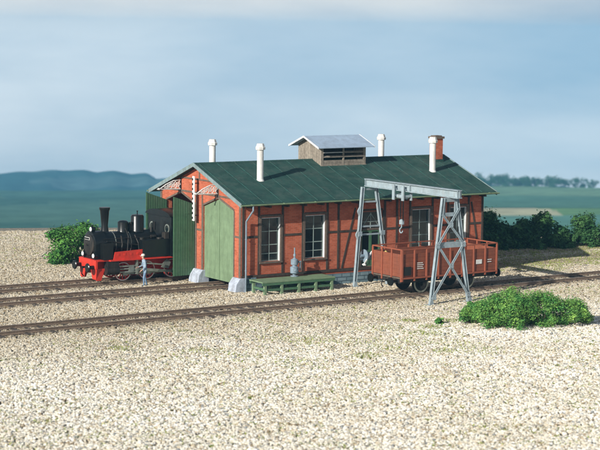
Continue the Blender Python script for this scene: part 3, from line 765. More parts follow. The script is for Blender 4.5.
# ================================================================== person
def person(px_, py_, z0, head_dir):
    root = empty('person', (px_, py_, z0), head_dir, label='worker in faded blue overalls and white cap standing beside the locomotive', cat='person')
    # local frame: facing +x, y to the left; skeleton as edges with radii
    V = []; E_ = []
    def v(x, y, z, r, prev=None, r2=None):
        V.append((x, y, z, r, r2 or r)); i = len(V)-1
        if prev is not None: E_.append((prev, i))
        return i
    pel = v(-.02, 0, .93, .15, None, .12)
    wa = v(0, 0, 1.08, .135, pel, .11); chst = v(.03, 0, 1.28, .17, wa, .125); up = v(.05, 0, 1.42, .13, chst, .10)
    nk = v(.075, 0, 1.51, .055, up); h0 = v(.10, 0, 1.57, .075, nk, .07); h1 = v(.115, 0, 1.65, .092, h0, .078); h2 = v(.10, 0, 1.73, .07, h1)
    for s_, fx in ((1, .10), (-1, -.12)):
        hp = v(-.01, s_*.095, .88, .098, pel); kn = v(.03+fx*.5, s_*.11, .5, .066, hp); an = v(-.02+fx, s_*.12, .1, .045, kn)
        v(.03+fx, s_*.12, .05, .045, an); v(.16+fx, s_*.13, .035, .036, len(V)-1)
        sh = v(.05, s_*.19, 1.40, .062, up)
        el = v(.08 if s_ < 0 else .02, s_*.25, 1.13, .045, sh); wr = v(.33 if s_ < 0 else .22, s_*.20, 1.06 if s_ < 0 else .93, .028, el)
        d = Vector((.23, -.03*s_, -.06 if s_ < 0 else -.2)).normalized()
        w0 = Vector(V[wr][:3]); pm = w0+d*.055; p_ = v(*pm, .034, wr, .02)
        for k in range(4):
            off = Vector((0, 0, .027-.018*k)) if s_ < 0 else Vector((0, .027-.018*k, 0))
            a = pm+d*.04+off; b_ = a+d*.035+Vector((0, -s_*.008, -.006)); c_ = b_+d*.022+Vector((0, -s_*.014, -.014))
            q = v(*a, .0095, p_); q = v(*b_, .0085, q); v(*c_, .0075, q)
        a = pm+Vector((.01, -s_*.035, .02)); q = v(*a, .011, p_); v(*(a+d*.035+Vector((0, -s_*.01, .004))), .009, q)
    me = bpy.data.meshes.new('body'); bm = bmesh.new(); lay = bm.verts.layers.skin.verify()
    vs = []
    for x, y, z, r1, r2 in V:
        q = bm.verts.new((x, y, z)); q[lay].radius = (r1, r2); vs.append(q)
    vs[0][lay].use_root = True
    for a, b_ in E_: bm.edges.new((vs[a], vs[b_]))
    bm.to_mesh(me); bm.free()
    tmp = bpy.data.objects.new('tmp', me); COL.objects.link(tmp)
    tmp.modifiers.new('skin', 'SKIN').use_smooth_shade = True
    sb_ = tmp.modifiers.new('sub', 'SUBSURF'); sb_.levels = 2; sb_.render_levels = 2
    dg = bpy.context.evaluated_depsgraph_get(); body_me = bpy.data.meshes.new_from_object(tmp.evaluated_get(dg))
    bpy.data.objects.remove(tmp)
    for mt in ('blue', 'bluelt', 'skin', 'boot'): body_me.materials.append(M[mt])
    for p in body_me.polygons:
        c = p.center
        arm = abs(c.y) > .155 and c.z > .8
        if c.z > 1.52: mi = 2
        elif arm and c.x > (.30 if c.y < 0 else .19) : mi = 2
        elif c.z < .09: mi = 3
        elif c.z > 1.12 or arm: mi = 1
        else: mi = 0
        p.material_index = mi
    body_me.name = 'body'
    b_ = bpy.data.objects.new('body', body_me); COL.objects.link(b_); b_.parent = root
    m = MB()
    m.sphere((.213, 0, 1.655), .018, 8, 1.5)                      # nose
    for s_ in (-1, 1): m.sphere((.105, s_*.088, 1.65), .022, 8, 1.5)   # ears
    m.build('face', M['skin'], root, smooth=True)
    m = MB()
    for s_ in (-1, 1): m.sphere((.198, s_*.032, 1.678), .009, 8)
    m.box(.196, .206, -.024, .024, 1.607, 1.614)
    m.build('eyes_and_mouth', M['boot'], root)
    m = MB(); m.lathe((.10, 0, 1.705), (0, 0, 1), [(0, .098), (.05, .108), (.10, .09), (.125, .02)], 18); m.prism([(.17, -.07), (.27, -.04), (.27, .04), (.17, .07)], 'z', 1.705, 1.718)
    m.build('cap', M['cap'], root, smooth=True)
    m = MB(); m.lathe((.075, 0, 1.62), (0, 0, 1), [(0, .08), (.05, .094), (.085, .098)], 16); m.build('hair', M['bark'], root, smooth=True)
    m = MB()
    for s_ in (-1, 1): m.bar((.165, s_*.08, 1.2), (.12, s_*.075, 1.44), .04, .012, (1, 0, 0)); m.bar((-.10, s_*.075, 1.2), (-.06, s_*.075, 1.44), .04, .012, (1, 0, 0))
    m.build('straps', M['blue'], root)
    return root
person(-3.32, 4.72, .0, R(165))

# ================================================================== ground
def lerp(a, b, t): return a+(b-a)*t
def interp(x, P):
    if x <= P[0][0]: return P[0][1]
    for (a, u), (b, v_) in zip(P[:-1], P[1:]):
        if x <= b: return lerp(u, v_, (x-a)/(b-a))
    return P[-1][1]
def px_of_az(az):
    # azimuth (rad) -> photo column at the horizon
    d = Vector((math.cos(az), math.sin(az), math.tan(R(-4.6)))); w = d.dot(CF)
    if w < .2: return None
    return 300+FPX*d.dot(CR)/w
def z_at(px_, row, D):
    r = ray(px_, row); return CAM.z+D*r.z/math.hypot(r.x, r.y)
CREST = [(-200, 172), (0, 171), (75, 170.5), (85, 172), (97, 175.5), (115, 175), (131, 176.5), (145, 174), (150, 175), (156, 178.5), (166, 176.5), (185, 180), (230, 176), (330, 178), (420, 174), (470, 184), (520, 188), (600, 190), (800, 188)]
def terrain(az, D):
    p = px_of_az(az)
    if p is None: p = 300
    p = max(-150, min(750, p))
    right = max(0, min(1, (p-380)/80))
    EDG = 125
    nz = mnoise.noise(Vector((math.cos(az)*D/90, math.sin(az)*D/90, 3)))
    keys = [(EDG, 0), (150, -7), (260, z_at(p, 262, 260)), (480, z_at(p, 246, 480)), (800, z_at(p, lerp(216, 214, right), 800)), (930, z_at(p, lerp(207, 206.5, right), 930)),
            (1150, z_at(p, lerp(197, 196, right), 1150)), (1330, z_at(p, lerp(190.5, 187, right), 1330)), (1420, z_at(p, lerp(191, 187.5, right), 1420)-4), (1750, z_at(p, 205, 1750)), (2000, z_at(p, 190, 2000)),
            (2250, z_at(p, interp(p, CREST), 2250)), (2500, z_at(p, interp(p, CREST)+10, 2500)), (4000, -330)]
    z = interp(D, keys)
    if D > 400: z += nz*min(3.0, (D-400)/300) * (1 if D < 1700 else 2.0)
    if D > 1800 and D < 2600: z += 5*mnoise.noise(Vector((p/30, D/300, 7)))
    return z
AZC = YAW
azs = []
a = -PI
while a < PI-1e-6:
    azs.append(a); a += R(.12) if abs(a) < R(17) else (R(1) if abs(a) < R(40) else R(5))
Ds = [0, 10, 30, 60, 90, 110, 120, 125, 132, 140, 150, 175, 205, 240, 280, 330, 380, 430, 480, 530, 580, 630, 680, 730, 780, 805, 830, 860, 890, 910, 930, 950, 975, 1000, 1030, 1060, 1090, 1120, 1150, 1180, 1210, 1240, 1270, 1300, 1330, 1360, 1420, 1500, 1600, 1750, 1850, 1920, 1980, 2040, 2090, 2140, 2180, 2215, 2250, 2290, 2350, 2450, 2550]
def ground_mesh():
    vs = []; cols = []
    for D in Ds:
        for a in azs:
            az = AZC+a
            z = 0 if D < 124 else terrain(az, D)
            vs.append((CAM.x+D*math.cos(az), CAM.y+D*math.sin(az), z))
            p = px_of_az(az); p = 300 if p is None else p
            fieldn = mnoise.noise(Vector((math.cos(az)*D/150, math.sin(az)*D/150, 1)))
            c = (.10, .20, .14)
            if D > 1700: c = (.035, .10, .09) if fieldn > -.1 else (.10, .17, .15)
            elif p > 420:
                if 1130 < D < 1340: c = (.19, .31, .17)
                elif 925 < D <= 1130: c = (.10, .21, .13)
                elif 790 < D <= 905 : c = (.50, .47, .28) if p < 545+60*fieldn else (.15, .28, .10)
                elif 905 < D <= 925: c = (.03, .07, .03)
                elif 480 < D <= 790: c = (.13, .28, .20)
                else: c = (.06, .2, .1)
            else:
                if fieldn > .12: c = (.065, .15, .11)
                if D > 1150: c = (.085, .19, .14)
            cols.append(c)
    n = len(azs); fs = []; mi = []
    for j in range(len(Ds)-1):
        for i in range(n):
            k = (i+1) % n
            if j == 0 and False: pass
            fs.append((j*n+i, (j+1)*n+i, (j+1)*n+k, j*n+k)); mi.append(0 if Ds[j+1] <= 125 else 1)
    return vs, fs, mi, cols
vs, fs, mi, cols = ground_mesh()
me = bpy.data.meshes.new('ground'); me.from_pydata(vs, [], fs)
soil = mat('gravel_bed', (.22, .19, .14), .95, scale=7, col2=(.42, .38, .30), thr=(.35, .65), bump=1, bscale=9, spec=.1)
far = bpy.data.materials.new('fields'); far.use_nodes = True
N = far.node_tree.nodes; Lk = far.node_tree.links
at_ = N.new('ShaderNodeAttribute'); at_.attribute_name = 'land'
nz = N.new('ShaderNodeTexNoise'); nz.inputs['Scale'].default_value = .05; nz.inputs['Detail'].default_value = 8; nz.inputs['Roughness'].default_value = .75
tc = N.new('ShaderNodeTexCoord'); Lk.new(tc.outputs['Object'], nz.inputs['Vector'])
mp = N.new('ShaderNodeMapRange'); mp.inputs['From Min'].default_value = .3; mp.inputs['From Max'].default_value = .7; mp.inputs['To Min'].default_value = .6; mp.inputs['To Max'].default_value = 1.3
Lk.new(nz.outputs['Fac'], mp.inputs['Value'])
mx = N.new('ShaderNodeMixRGB'); mx.blend_type = 'MULTIPLY'; mx.inputs['Fac'].default_value = 1
Lk.new(at_.outputs['Color'], mx.inputs['Color1']); Lk.new(mp.outputs['Result'], mx.inputs['Color2'])
Lk.new(mx.outputs['Color'], N['Principled BSDF'].inputs['Base Color']); N['Principled BSDF'].inputs['Roughness'].default_value = 1; N['Principled BSDF'].inputs['Specular IOR Level'].default_value = 0
me.materials.append(soil); me.materials.append(far)
me.polygons.foreach_set('material_index', mi)
at = me.color_attributes.new('land', 'FLOAT_COLOR', 'POINT')
at.data.foreach_set('color', [q for c in cols for q in (*c, 1)])
me.shade_smooth()
gr = bpy.data.objects.new('ground', me); COL.objects.link(gr); gr['kind'] = 'structure'

# ---- loose gravel (uncountable): stones scattered with geometry nodes
def gravel_mat():
    m = bpy.data.materials.new('gravel_stone'); m.use_nodes = True; N = m.node_tree.nodes; Lk = m.node_tree.links
    oi = N.new('ShaderNodeObjectInfo'); cr = N.new('ShaderNodeValToRGB'); cr.color_ramp.interpolation = 'CONSTANT'
    e = cr.color_ramp.elements
    tab = [(0, (.68, .64, .54)), (.16, (.80, .78, .70)), (.34, (.56, .49, .37)), (.46, (.86, .85, .80)), (.64, (.46, .44, .40)), (.72, (.72, .68, .57)), (.84, (.34, .27, .18)), (.90, (.80, .77, .68)), (.96, (.28, .30, .31))]
    e[0].position = 0; e[0].color = (*tab[0][1], 1); e[1].position = tab[1][0]; e[1].color = (*tab[1][1], 1)
    for p, c in tab[2:]:
        q = e.new(p); q.color = (*c, 1)
    Lk.new(oi.outputs['Random'], cr.inputs['Fac'])
    tc = N.new('ShaderNodeTexCoord'); gm = N.new('ShaderNodeNewGeometry')
    nz = N.new('ShaderNodeTexNoise'); nz.inputs['Scale'].default_value = .13; nz.inputs['Detail'].default_value = 5; nz.inputs['Roughness'].default_value = .7
    Lk.new(gm.outputs['Position'], nz.inputs['Vector'])
    c2 = N.new('ShaderNodeValToRGB'); c2.color_ramp.elements[0].position = .38; c2.color_ramp.elements[1].position = .62
    c2.color_ramp.elements[0].color = (.88, .85, .78, 1); c2.color_ramp.elements[1].color = (1.0, .99, .96, 1)
    Lk.new(nz.outputs['Fac'], c2.inputs['Fac'])
    mx = N.new('ShaderNodeMixRGB'); mx.blend_type = 'MULTIPLY'; mx.inputs['Fac'].default_value = 1
    Lk.new(cr.outputs['Color'], mx.inputs['Color1']); Lk.new(c2.outputs['Color'], mx.inputs['Color2'])
    sy = N.new('ShaderNodeSeparateXYZ'); Lk.new(gm.outputs['Position'], sy.inputs[0])
    n5 = N.new('ShaderNodeTexNoise'); n5.inputs['Scale'].default_value = .35; n5.inputs['Detail'].default_value = 4; Lk.new(gm.outputs['Position'], n5.inputs['Vector'])
    a5 = N.new('ShaderNodeMath'); a5.operation = 'MULTIPLY_ADD'; a5.inputs[1].default_value = 7; Lk.new(n5.outputs['Fac'], a5.inputs[0]); Lk.new(sy.outputs[1], a5.inputs[2])
    r5 = N.new('ShaderNodeMapRange'); r5.inputs['From Min'].default_value = -13; r5.inputs['From Max'].default_value = -4; Lk.new(a5.outputs[0], r5.inputs['Value'])
    # the ballast round the tracks is stained with rust and oil
    m5 = N.new('ShaderNodeMixRGB'); m5.blend_type = 'MULTIPLY'; m5.inputs['Color2'].default_value = (.72, .68, .61, 1)
    Lk.new(r5.outputs[0], m5.inputs['Fac']); Lk.new(mx.outputs['Color'], m5.inputs['Color1']); mx = m5
    for yc, sl_ in ((-5.3078, .0243), (2.3, 0), (6.56, 0)):    # oil and brake dust between the rails
        a6 = N.new('ShaderNodeMath'); a6.operation = 'MULTIPLY_ADD'; a6.inputs[1].default_value = -sl_; Lk.new(sy.outputs[0], a6.inputs[0]); Lk.new(sy.outputs[1], a6.inputs[2])
        b6 = N.new('ShaderNodeMath'); b6.operation = 'SUBTRACT'; b6.inputs[1].default_value = yc; Lk.new(a6.outputs[0], b6.inputs[0])
        c6 = N.new('ShaderNodeMath'); c6.operation = 'ABSOLUTE'; Lk.new(b6.outputs[0], c6.inputs[0])
        d6 = N.new('ShaderNodeMapRange'); d6.inputs['From Min'].default_value = 1.0; d6.inputs['From Max'].default_value = 1.9; d6.inputs['To Min'].default_value = 1; d6.inputs['To Max'].default_value = 0; Lk.new(c6.outputs[0], d6.inputs['Value'])
        e6 = N.new('ShaderNodeMath'); e6.operation = 'MULTIPLY'; Lk.new(d6.outputs[0], e6.inputs[0]); Lk.new(n5.outputs['Fac'], e6.inputs[1])
        f6 = N.new('ShaderNodeMixRGB'); f6.blend_type = 'MULTIPLY'; f6.inputs['Color2'].default_value = (.34, .27, .20, 1); Lk.new(e6.outputs[0], f6.inputs['Fac']); Lk.new(mx.outputs['Color'], f6.inputs['Color1']); mx = f6
    Lk.new(mx.outputs['Color'], N['Principled BSDF'].inputs['Base Color']); N['Principled BSDF'].inputs['Roughness'].default_value = .9
    N['Principled BSDF'].inputs['Specular IOR Level'].default_value = .15
    return m
GM = gravel_mat()
POLY = [(-38, -34), (-20, -46), (4, -52), (60, 2), (44, 22), (6, 46), (-20, 30)]
def inside(x, y, P):
    c = False; n = len(P)
    for i in range(n):
        (x1, y1), (x2, y2) = P[i], P[(i+1) % n]
        if (y1 > y) != (y2 > y) and x < (x2-x1)*(y-y1)/(y2-y1)+x1: c = not c
    return c
def patch_mesh(name, cond, step=1.0):
    vs = []; fs = []; x = -40
    while x < 62:
        y = -54
        while y < 48:
            if inside(x+step/2, y+step/2, POLY) and (Vector((x, y))-Vector((CAM.x, CAM.y))).length < 122 and cond(x, y):
                k = len(vs); vs += [(x, y, 0), (x+step, y, 0), (x+step, y+step, 0), (x, y+step, 0)]; fs.append((k, k+1, k+2, k+3))
            y += step
        x += step
    me = bpy.data.meshes.new(name); me.from_pydata(vs, [], fs); return me
def scatter(name, me, density, variants, rmin, rmax, mtl, zoff, flat=.7, seed=1, blades=False):
    o = bpy.data.objects.new(name, me); COL.objects.link(o)
    ng = bpy.data.node_groups.new(name, 'GeometryNodeTree')
    ng.interface.new_socket(name='Geometry', in_out='INPUT', socket_type='NodeSocketGeometry'); ng.interface.new_socket(name='Geometry', in_out='OUTPUT', socket_type='NodeSocketGeometry')
    N = ng.nodes; Lk = ng.links; gi = N.new('NodeGroupInput'); go = N.new('NodeGroupOutput')
    dp = N.new('GeometryNodeDistributePointsOnFaces'); dp.inputs['Density'].default_value = density; dp.inputs['Seed'].default_value = seed
    Lk.new(gi.outputs[0], dp.inputs['Mesh'])
    jn = N.new('GeometryNodeJoinGeometry')
    for k in range(variants):
        if blades:
            ic = N.new('GeometryNodeMeshCone'); ic.inputs['Vertices'].default_value = 5; ic.inputs['Radius Bottom'].default_value = .25; ic.inputs['Radius Top'].default_value = .02; ic.inputs['Depth'].default_value = 1.6
        else:
            ic = N.new('GeometryNodeMeshIcoSphere'); ic.inputs['Radius'].default_value = 1; ic.inputs['Subdivisions'].default_value = 2
        sp = N.new('GeometryNodeSetPosition'); nz = N.new('ShaderNodeTexNoise'); nz.noise_dimensions = '4D'; nz.inputs['W'].default_value = k*3.7+seed; nz.inputs['Scale'].default_value = 1.1; nz.inputs['Detail'].default_value = 1
        sub = N.new('ShaderNodeVectorMath'); sub.operation = 'SUBTRACT'; sub.inputs[1].default_value = (.5, .5, .5)
        sc = N.new('ShaderNodeVectorMath'); sc.operation = 'SCALE'; sc.inputs['Scale'].default_value = 1.9
        Lk.new(nz.outputs['Color'], sub.inputs[0]); Lk.new(sub.outputs[0], sc.inputs[0]); Lk.new(sc.outputs[0], sp.inputs['Offset'])
        Lk.new(ic.outputs[0], sp.inputs['Geometry'])
        sm = N.new('GeometryNodeSetMaterial'); sm.inputs['Material'].default_value = mtl; Lk.new(sp.outputs[0], sm.inputs['Geometry'])
        gt = N.new('GeometryNodeGeometryToInstance'); Lk.new(sm.outputs[0], gt.inputs[0]); Lk.new(gt.outputs[0], jn.inputs[0])
    ip = N.new('GeometryNodeInstanceOnPoints'); ip.inputs['Pick Instance'].default_value = True
    Lk.new(dp.outputs['Points'], ip.inputs['Points']); Lk.new(jn.outputs[0], ip.inputs['Instance'])
    rv = N.new('FunctionNodeRandomValue'); rv.data_type = 'FLOAT_VECTOR'; rv.inputs[0].default_value = (rmin, rmin, rmin*flat); rv.inputs[1].default_value = (rmax, rmax, rmax*flat); rv.inputs['Seed'].default_value = 3
    Lk.new(rv.outputs[0], ip.inputs['Scale'])
    rr = N.new('FunctionNodeRandomValue'); rr.data_type = 'FLOAT_VECTOR'; tlt = .35 if not blades else .5
    rr.inputs[0].default_value = (-tlt, -tlt, 0); rr.inputs[1].default_value = (tlt, tlt, 6.28); rr.inputs['Seed'].default_value = 9
    Lk.new(rr.outputs[0], ip.inputs['Rotation'])
    ri = N.new('FunctionNodeRandomValue'); ri.data_type = 'INT'; ri.inputs[4].default_value = 0; ri.inputs[5].default_value = variants-1; ri.inputs['Seed'].default_value = 5
    Lk.new(ri.outputs[2], ip.inputs['Instance Index'])
    tr_ = N.new('GeometryNodeTransform'); tr_.inputs['Translation'].default_value = (0, 0, zoff); Lk.new(ip.outputs[0], tr_.inputs['Geometry'])
    Lk.new(tr_.outputs[0], go.inputs[0])
    md = o.modifiers.new('scatter', 'NODES'); md.node_group = ng
    o['kind'] = 'stuff'
    return o
def not_shed(x, y): return not (-.3 < x < L-.5 and -.3 < y < W-.5)
scatter('gravel', patch_mesh('gravel', not_shed), 86, 6, .042, .092, GM, .03)
scatter('gravel', patch_mesh('gravel', lambda x, y: not_shed(x, y)), 22, 4, .035, .06, GM, .055, seed=4)['label'] = 'fine gravel'
# moss and grass tufts between the stones
rt = random.Random(21)
def tuft_mesh():
    vs = []; fs = []
    def clump(x, y, r, n, h):
        for _ in range(n):
            a = rt.uniform(0, 2*PI); q = r*math.sqrt(rt.random()); bx, by = x+q*math.cos(a), y+q*math.sin(a)
            hh = h*rt.uniform(.4, 1)*(1-.5*q/r); w = rt.uniform(.02, .045); t = rt.uniform(0, PI); lx, ly = rt.uniform(-.06, .06), rt.uniform(-.06, .06)
            k = len(vs); vs.extend([(bx-w*math.cos(t), by-w*math.sin(t), .02), (bx+w*math.cos(t), by+w*math.sin(t), .02), (bx+lx, by+ly, .06+hh)]); fs.append((k, k+1, k+2))
    pts = [Z_(x, y) for x, y in ((430, 328), (440, 335), (448, 322), (415, 343), (388, 349), (367, 357), (363, 344), (310, 342), (200, 352), (240, 357), (300, 365), (420, 335), (455, 345), (382, 330), (445, 352), (120, 350), (270, 340), (480, 352), (410, 322))]
    for p in pts: clump(p[0], p[1], rt.uniform(.5, 1.5), 200, .12)
    for _ in range(6000):
        x, y = rt.uniform(-30, 30), rt.uniform(-45, -7)
        n_ = mnoise.noise(Vector((x*.2, y*.2, 5)))
        if inside(x, y, POLY) and n_ > -.3: clump(x, y, rt.uniform(.1, .5), 14, .075)
    for _ in range(9000):
        x, y = rt.uniform(16, 44), rt.uniform(-4, 30)
        if inside(x, y, POLY) and y > -3+.1*x+3*mnoise.noise(Vector((x*.3, y*.3, 2))) and (x-CAM.x)**2+(y-CAM.y)**2 < 121**2: clump(x, y, rt.uniform(.2, .6), 14, .12)
    for _ in range(700):
        x, y = rt.uniform(-26, 14), rt.uniform(14, 38)
        if inside(x, y, POLY) and not (-1 < x < 17 and y < 10) and (x-CAM.x)**2+(y-CAM.y)**2 < 121**2: clump(x, y, rt.uniform(.2, .5), 14, .12)
    me = bpy.data.meshes.new('grass'); me.from_pydata(vs, [], fs); me.materials.append(M['tuft']); return me
def Z_(x, y, z=0):
    r = ray(x, y); t = (z-CAM.z)/r.z; return CAM+r*t
go_ = bpy.data.objects.new('grass', tuft_mesh()); COL.objects.link(go_); go_['kind'] = 'stuff'

# ================================================================== bushes and trees
def foliage(name, blobs, n, size, mtl, parent, seed, stems=None):
    """leaf clumps: small bent leaf faces on the skins of many overlapping lumps"""
    r_ = random.Random(seed); vs = []; fs = []
    tot = sum(b[3]**2 for b in blobs)
    for bx, by, bz, br in blobs:
        cnt = max(6, int(n*br*br/tot))
        for _ in range(cnt):
            while True:
                d = Vector((r_.gauss(0, 1), r_.gauss(0, 1), r_.gauss(0, 1)))
                if d.length > .1: break
            d.normalize(); rad = br*(r_.random()**.35)*(1+.35*mnoise.noise(d*2.3+Vector((bx, by, bz))))
            c = Vector((bx, by, bz))+Vector((d.x*rad, d.y*rad, d.z*rad*.85))
            if c.z < .02: c.z = .02+abs(c.z)*.3
            nrm = (d+Vector((r_.uniform(-.8, .8), r_.uniform(-.8, .8), r_.uniform(-.4, .9)))).normalized()
            if r_.random() < .035: c = c+d*br*r_.uniform(.15, .5)+Vector((0, 0, br*.2*r_.random()))
            a = nrm.cross(Vector((r_.random(), r_.random(), r_.random()+.1))).normalized(); b = nrm.cross(a)
            s_ = size*r_.choice((.5, .7, .9, 1.2, 1.6))*r_.uniform(.8, 1.2); k = len(vs)
            vs.extend([c-a*s_, c-b*s_*.55+nrm*s_*.12, c+a*s_, c+b*s_*.55+nrm*s_*.12]); fs.append((k, k+1, k+2, k+3))
    me = bpy.data.meshes.new(name); me.from_pydata([tuple(v) for v in vs], [], fs); me.materials.append(mtl)
    o = bpy.data.objects.new(name, me); COL.objects.link(o); o.parent = parent; return o
def bush(name, loc, w, d, h, n, size, mtl, seed, label, cat='bush', group=None, lumps=26, name_child='foliage'):
    t = empty(name, loc, 0, label=label, cat=cat, group=group); r_ = random.Random(seed)
    bl = []
    for _ in range(lumps):
        a = r_.uniform(0, 2*PI); q = math.sqrt(r_.random()); z = r_.random()**.8; k = math.sqrt(max(.05, 1-(z*.9)**2))
        br = r_.uniform(.13, .27)*h
        bl.append((math.cos(a)*q*k*(w/2-br*.5), math.sin(a)*q*k*(d/2-br*.5), max(br*.5, z*(h-br)), br))
    foliage(name_child, bl, n, size, mtl, t, seed)
    m = MB()
    for _ in range(7):
        b = r_.choice(bl); m.tube([(b[0]*.15, b[1]*.15, -.05), (b[0]*.5, b[1]*.5, b[2]*.5), (b[0], b[1], b[2])], .03*max(1, h/2), 6)
    m.build('stem', M['bark'], t)
    return t
# big bright bush right of the gantry
Gb = 'bright green bushes in the right foreground'
for (px_, row, w, d, h, lab, sd_) in (
    (479, 328, 1.9, 1.7, 1.2, 'low bright green bush nearest the gantry leg, leftmost of the foreground bushes', 1),
    (497, 331, 2.3, 2.0, 1.9, 'tall bright green bush second from the gantry leg', 2),
    (520, 332, 2.6, 2.2, 2.15, 'tallest bright green bush of the foreground row, third from the gantry leg', 3),
    (547, 331, 2.7, 2.3, 1.9, 'wide bright green bush, fourth in the foreground row', 4),
    (577, 329, 2.7, 2.3, 1.5, 'low bright green bush ending the foreground row farthest from the gantry leg', 6)):
    p = Z_(px_, row); p.z = 0
    bush('bush', (p.x+.4, p.y+.9, 0), w, d, h, 13000, .036, M['leaf'], sd_, lab, group=Gb, lumps=34)
p = Z_(439, 325); bush('bush', (p.x, p.y, 0), .8, .6, .38, 900, .045, M['leaf'], 5, 'tiny green bush on the gravel in front of the gantry foot', lumps=8)
# left bushes beyond the locomotive
for i, (px_, row, w, h, lab) in enumerate(((64, 264, 3.0, 2.5, 'green bush behind the track, farthest left of the bushes by the locomotive'), (87, 260, 2.6, 2.5, 'green bush directly left of the locomotive smokebox'))):
    p = Z_(px_, row); bush('bush', (p.x, p.y, 0), w, 2.4, h, 5200, .075, M['leaf4'], 20+i, lab, group='bushes behind the locomotive', lumps=28)
# dark bushes behind the wagon on the right
labs = ['dark green bush against the rear corner of the shed', 'lower dark green bush, second from the rear shed corner', 'low dark green bush in the dip of the hedge behind the wagon', 'dark green bush, fourth from the shed corner', 'tall dark green bush, fifth from the shed corner', 'dark green bush, sixth from the shed corner', 'dark green bush at the far right end of the hedge']
for i, (px_, h, w) in enumerate(((489, 2.95, 2.5), (499, 2.2, 1.9), (511, 1.6, 2.1), (523, 2.2, 2.1), (540, 2.6, 2.7), (562, 1.7, 2.9), (588, 2.5, 3.0))):
    p = Z_(px_, 249.5-(px_-489)*.02)
    bush('bush', (p.x+rnd.uniform(-.3, .3), p.y+rnd.uniform(-.2, .3), 0), w, 2.4, h, 5200, .085, M['leaf2'], 40+i, labs[i], group='dark bushes beyond the track right of the shed', lumps=26)
# far trees on the ridge to the right
def far_tree(px_, D, h, w, seed, label):
    az = None
    r = ray(px_, 187); az = math.atan2(r.y, r.x); x, y = CAM.x+D*math.cos(az), CAM.y+D*math.sin(az)
    t = empty('tree', (x, y, terrain(az, D)-.6), 0, label=label, cat='tree', group='hazy trees on the far ridge'); r_ = random.Random(seed)
    MB().cyl((0, 0, 0), (0, 0, h*.6), h*.03, h*.015, n=7).build('trunk', M['bark'], t)
    bl = [(r_.uniform(-w/2, w/2)*.9, r_.uniform(-w/2, w/2)*.6, h*r_.uniform(.15, .75), h*r_.uniform(.16, .28)) for _ in range(16)]
    foliage('crown', bl, 1500, h*.04, M['leaf3'], t, seed)
k = 0
for px_, h in ((468, 13), (474, 15.5), (480, 14), (485, 9.5), (490, 8), (494, 11), (498, 13), (503, 13.5), (508, 10.5), (513, 8), (517, 9.5), (521, 11.5), (526, 12), (532, 11), (539, 9), (547, 12), (556, 13.5), (566, 10), (578, 12), (590, 11)):
    nm = ['far hazy tree on the ridge beyond the fields, number %s from the shed roof' % w for w in ('one',)]
    far_tree(px_, 1330+rnd.uniform(-12, 12), h*.8, h*1.15, 100+k, 'hazy blue-green tree on the far ridge beyond the fields'); k += 1

# ================================================================== haze
hz = MB(); hz.box(-2750, 2750, -2750, 2750, -260, 45)
hm = bpy.data.materials.new('haze'); hm.use_nodes = True; N = hm.node_tree.nodes
for n_ in list(N):
    if n_.type == 'BSDF_PRINCIPLED': N.remove(n_)
pv = N.new('ShaderNodeVolumePrincipled'); pv.inputs['Color'].default_value = (.21, .54, .82, 1); pv.inputs['Density'].default_value = .00030; pv.inputs['Anisotropy'].default_value = .0
hm.node_tree.links.new(pv.outputs[0], N['Material Output'].inputs['Volume'])
ho = hz.build('haze', hm); ho['kind'] = 'stuff'; ho.display_type = 'WIRE'

# ================================================================== light
SUN_AZ, SUN_EL = R(18), R(23)     # light travels towards +x, a little +y
sd3 = Vector((math.cos(SUN_AZ)*math.cos(SUN_EL), math.sin(SUN_AZ)*math.cos(SUN_EL), -math.sin(SUN_EL)))
sun = bpy.data.lights.new('sun', 'SUN'); sun.energy = 5; sun.angle = R(.5); sun.color = (1, .95, .89)
so_ = bpy.data.objects.new('sun', sun); COL.objects.link(so_); so_.rotation_euler = sd3.to_track_quat('-Z', 'Y').to_euler()
w = bpy.data.worlds.new('World'); S.world = w; w.use_nodes = True
N = w.node_tree.nodes; Lk = w.node_tree.links; bg = N['Background']
sky = N.new('ShaderNodeTexSky'); sky.sky_type = 'NISHITA'; sky.sun_disc = False
tosun = -sd3
sky.sun_elevation = SUN_EL; sky.sun_rotation = math.atan2(tosun.x, tosun.y)
sky.air_density = 1.0; sky.dust_density = 1.5; sky.ozone_density = 2.5
geo = N.new('ShaderNodeNewGeometry'); tc = N.new('ShaderNodeTexCoord')
# the land falls away below eye level, so the sky's own horizon is lowered to match
ma = N.new('ShaderNodeVectorMath'); ma.operation = 'MULTIPLY_ADD'; ma.inputs[1].default_value = (1, 1, .8); ma.inputs[2].default_value = (0, 0, .2)
Lk.new(tc.outputs['Generated'], ma.inputs[0]); Lk.new(ma.outputs[0], sky.inputs['Vector'])
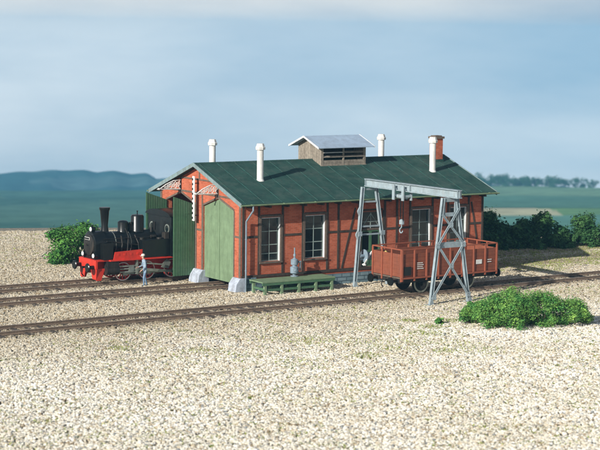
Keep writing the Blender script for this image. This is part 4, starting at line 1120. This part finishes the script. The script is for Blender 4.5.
# thin veil of cloud
mpg = N.new('ShaderNodeMapping'); mpg.inputs['Scale'].default_value = (2.2, 2.2, 9)
nz = N.new('ShaderNodeTexNoise'); nz.inputs['Scale'].default_value = 1.6; nz.inputs['Detail'].default_value = 7; nz.inputs['Roughness'].default_value = .55
Lk.new(tc.outputs['Generated'], mpg.inputs['Vector']); Lk.new(mpg.outputs[0], nz.inputs['Vector'])
cr = N.new('ShaderNodeMapRange'); cr.inputs['From Min'].default_value = .36; cr.inputs['From Max'].default_value = .66; cr.inputs['To Min'].default_value = .42; cr.inputs['To Max'].default_value = 1.0
Lk.new(nz.outputs['Fac'], cr.inputs['Value'])
mx = N.new('ShaderNodeMixRGB'); mx.inputs['Color2'].default_value = (12.6, 12.2, 11.6, 1)
sx = N.new('ShaderNodeSeparateXYZ'); Lk.new(tc.outputs['Generated'], sx.inputs[0])
m2 = N.new('ShaderNodeMapRange'); m2.inputs['From Min'].default_value = .12; m2.inputs['From Max'].default_value = .5; m2.inputs['To Min'].default_value = 1; m2.inputs['To Max'].default_value = .12
Lk.new(sx.outputs[2], m2.inputs['Value']); m3 = N.new('ShaderNodeMath'); m3.operation = 'MULTIPLY'; Lk.new(m2.outputs[0], m3.inputs[0]); Lk.new(cr.outputs[0], m3.inputs[1])
Lk.new(m3.outputs[0], mx.inputs['Fac'])
m4 = N.new('ShaderNodeMapRange'); m4.interpolation_type = 'SMOOTHSTEP'; m4.inputs['From Min'].default_value = -.012; m4.inputs['From Max'].default_value = .035; m4.inputs['To Min'].default_value = 1; m4.inputs['To Max'].default_value = .70
Lk.new(sx.outputs[2], m4.inputs['Value']); m5_ = N.new('ShaderNodeVectorMath'); m5_.operation = 'SCALE'; m5_.inputs[0].default_value = (12.6, 12.2, 11.6); Lk.new(m4.outputs[0], m5_.inputs['Scale']); Lk.new(m5_.outputs[0], mx.inputs['Color2']); Lk.new(sky.outputs[0], mx.inputs['Color1']); Lk.new(mx.outputs[0], bg.inputs['Color'])
bg.inputs['Strength'].default_value = .085

# ================================================================== camera
cd = bpy.data.cameras.new('camera'); co = bpy.data.objects.new('camera', cd); COL.objects.link(co); S.camera = co
cd.sensor_width = 36; cd.lens = 36*FPX/600; cd.clip_start = .5; cd.clip_end = 9000
co.matrix_world = Matrix(((CR.x, CU.x, -CF.x, CAM.x), (CR.y, CU.y, -CF.y, CAM.y), (CR.z, CU.z, -CF.z, CAM.z), (0, 0, 0, 1)))
cd.dof.use_dof = True; cd.dof.focus_distance = 94; cd.dof.aperture_fstop = .7
S.view_settings.view_transform = 'Standard'; S.view_settings.look = 'None'; S.view_settings.exposure = .22; S.view_settings.gamma = 1
S.view_settings.use_curve_mapping = False
S.cycles.use_denoising = True; S.cycles.max_bounces = 8; S.cycles.volume_bounces = 1
S.cycles.sample_clamp_indirect = 6
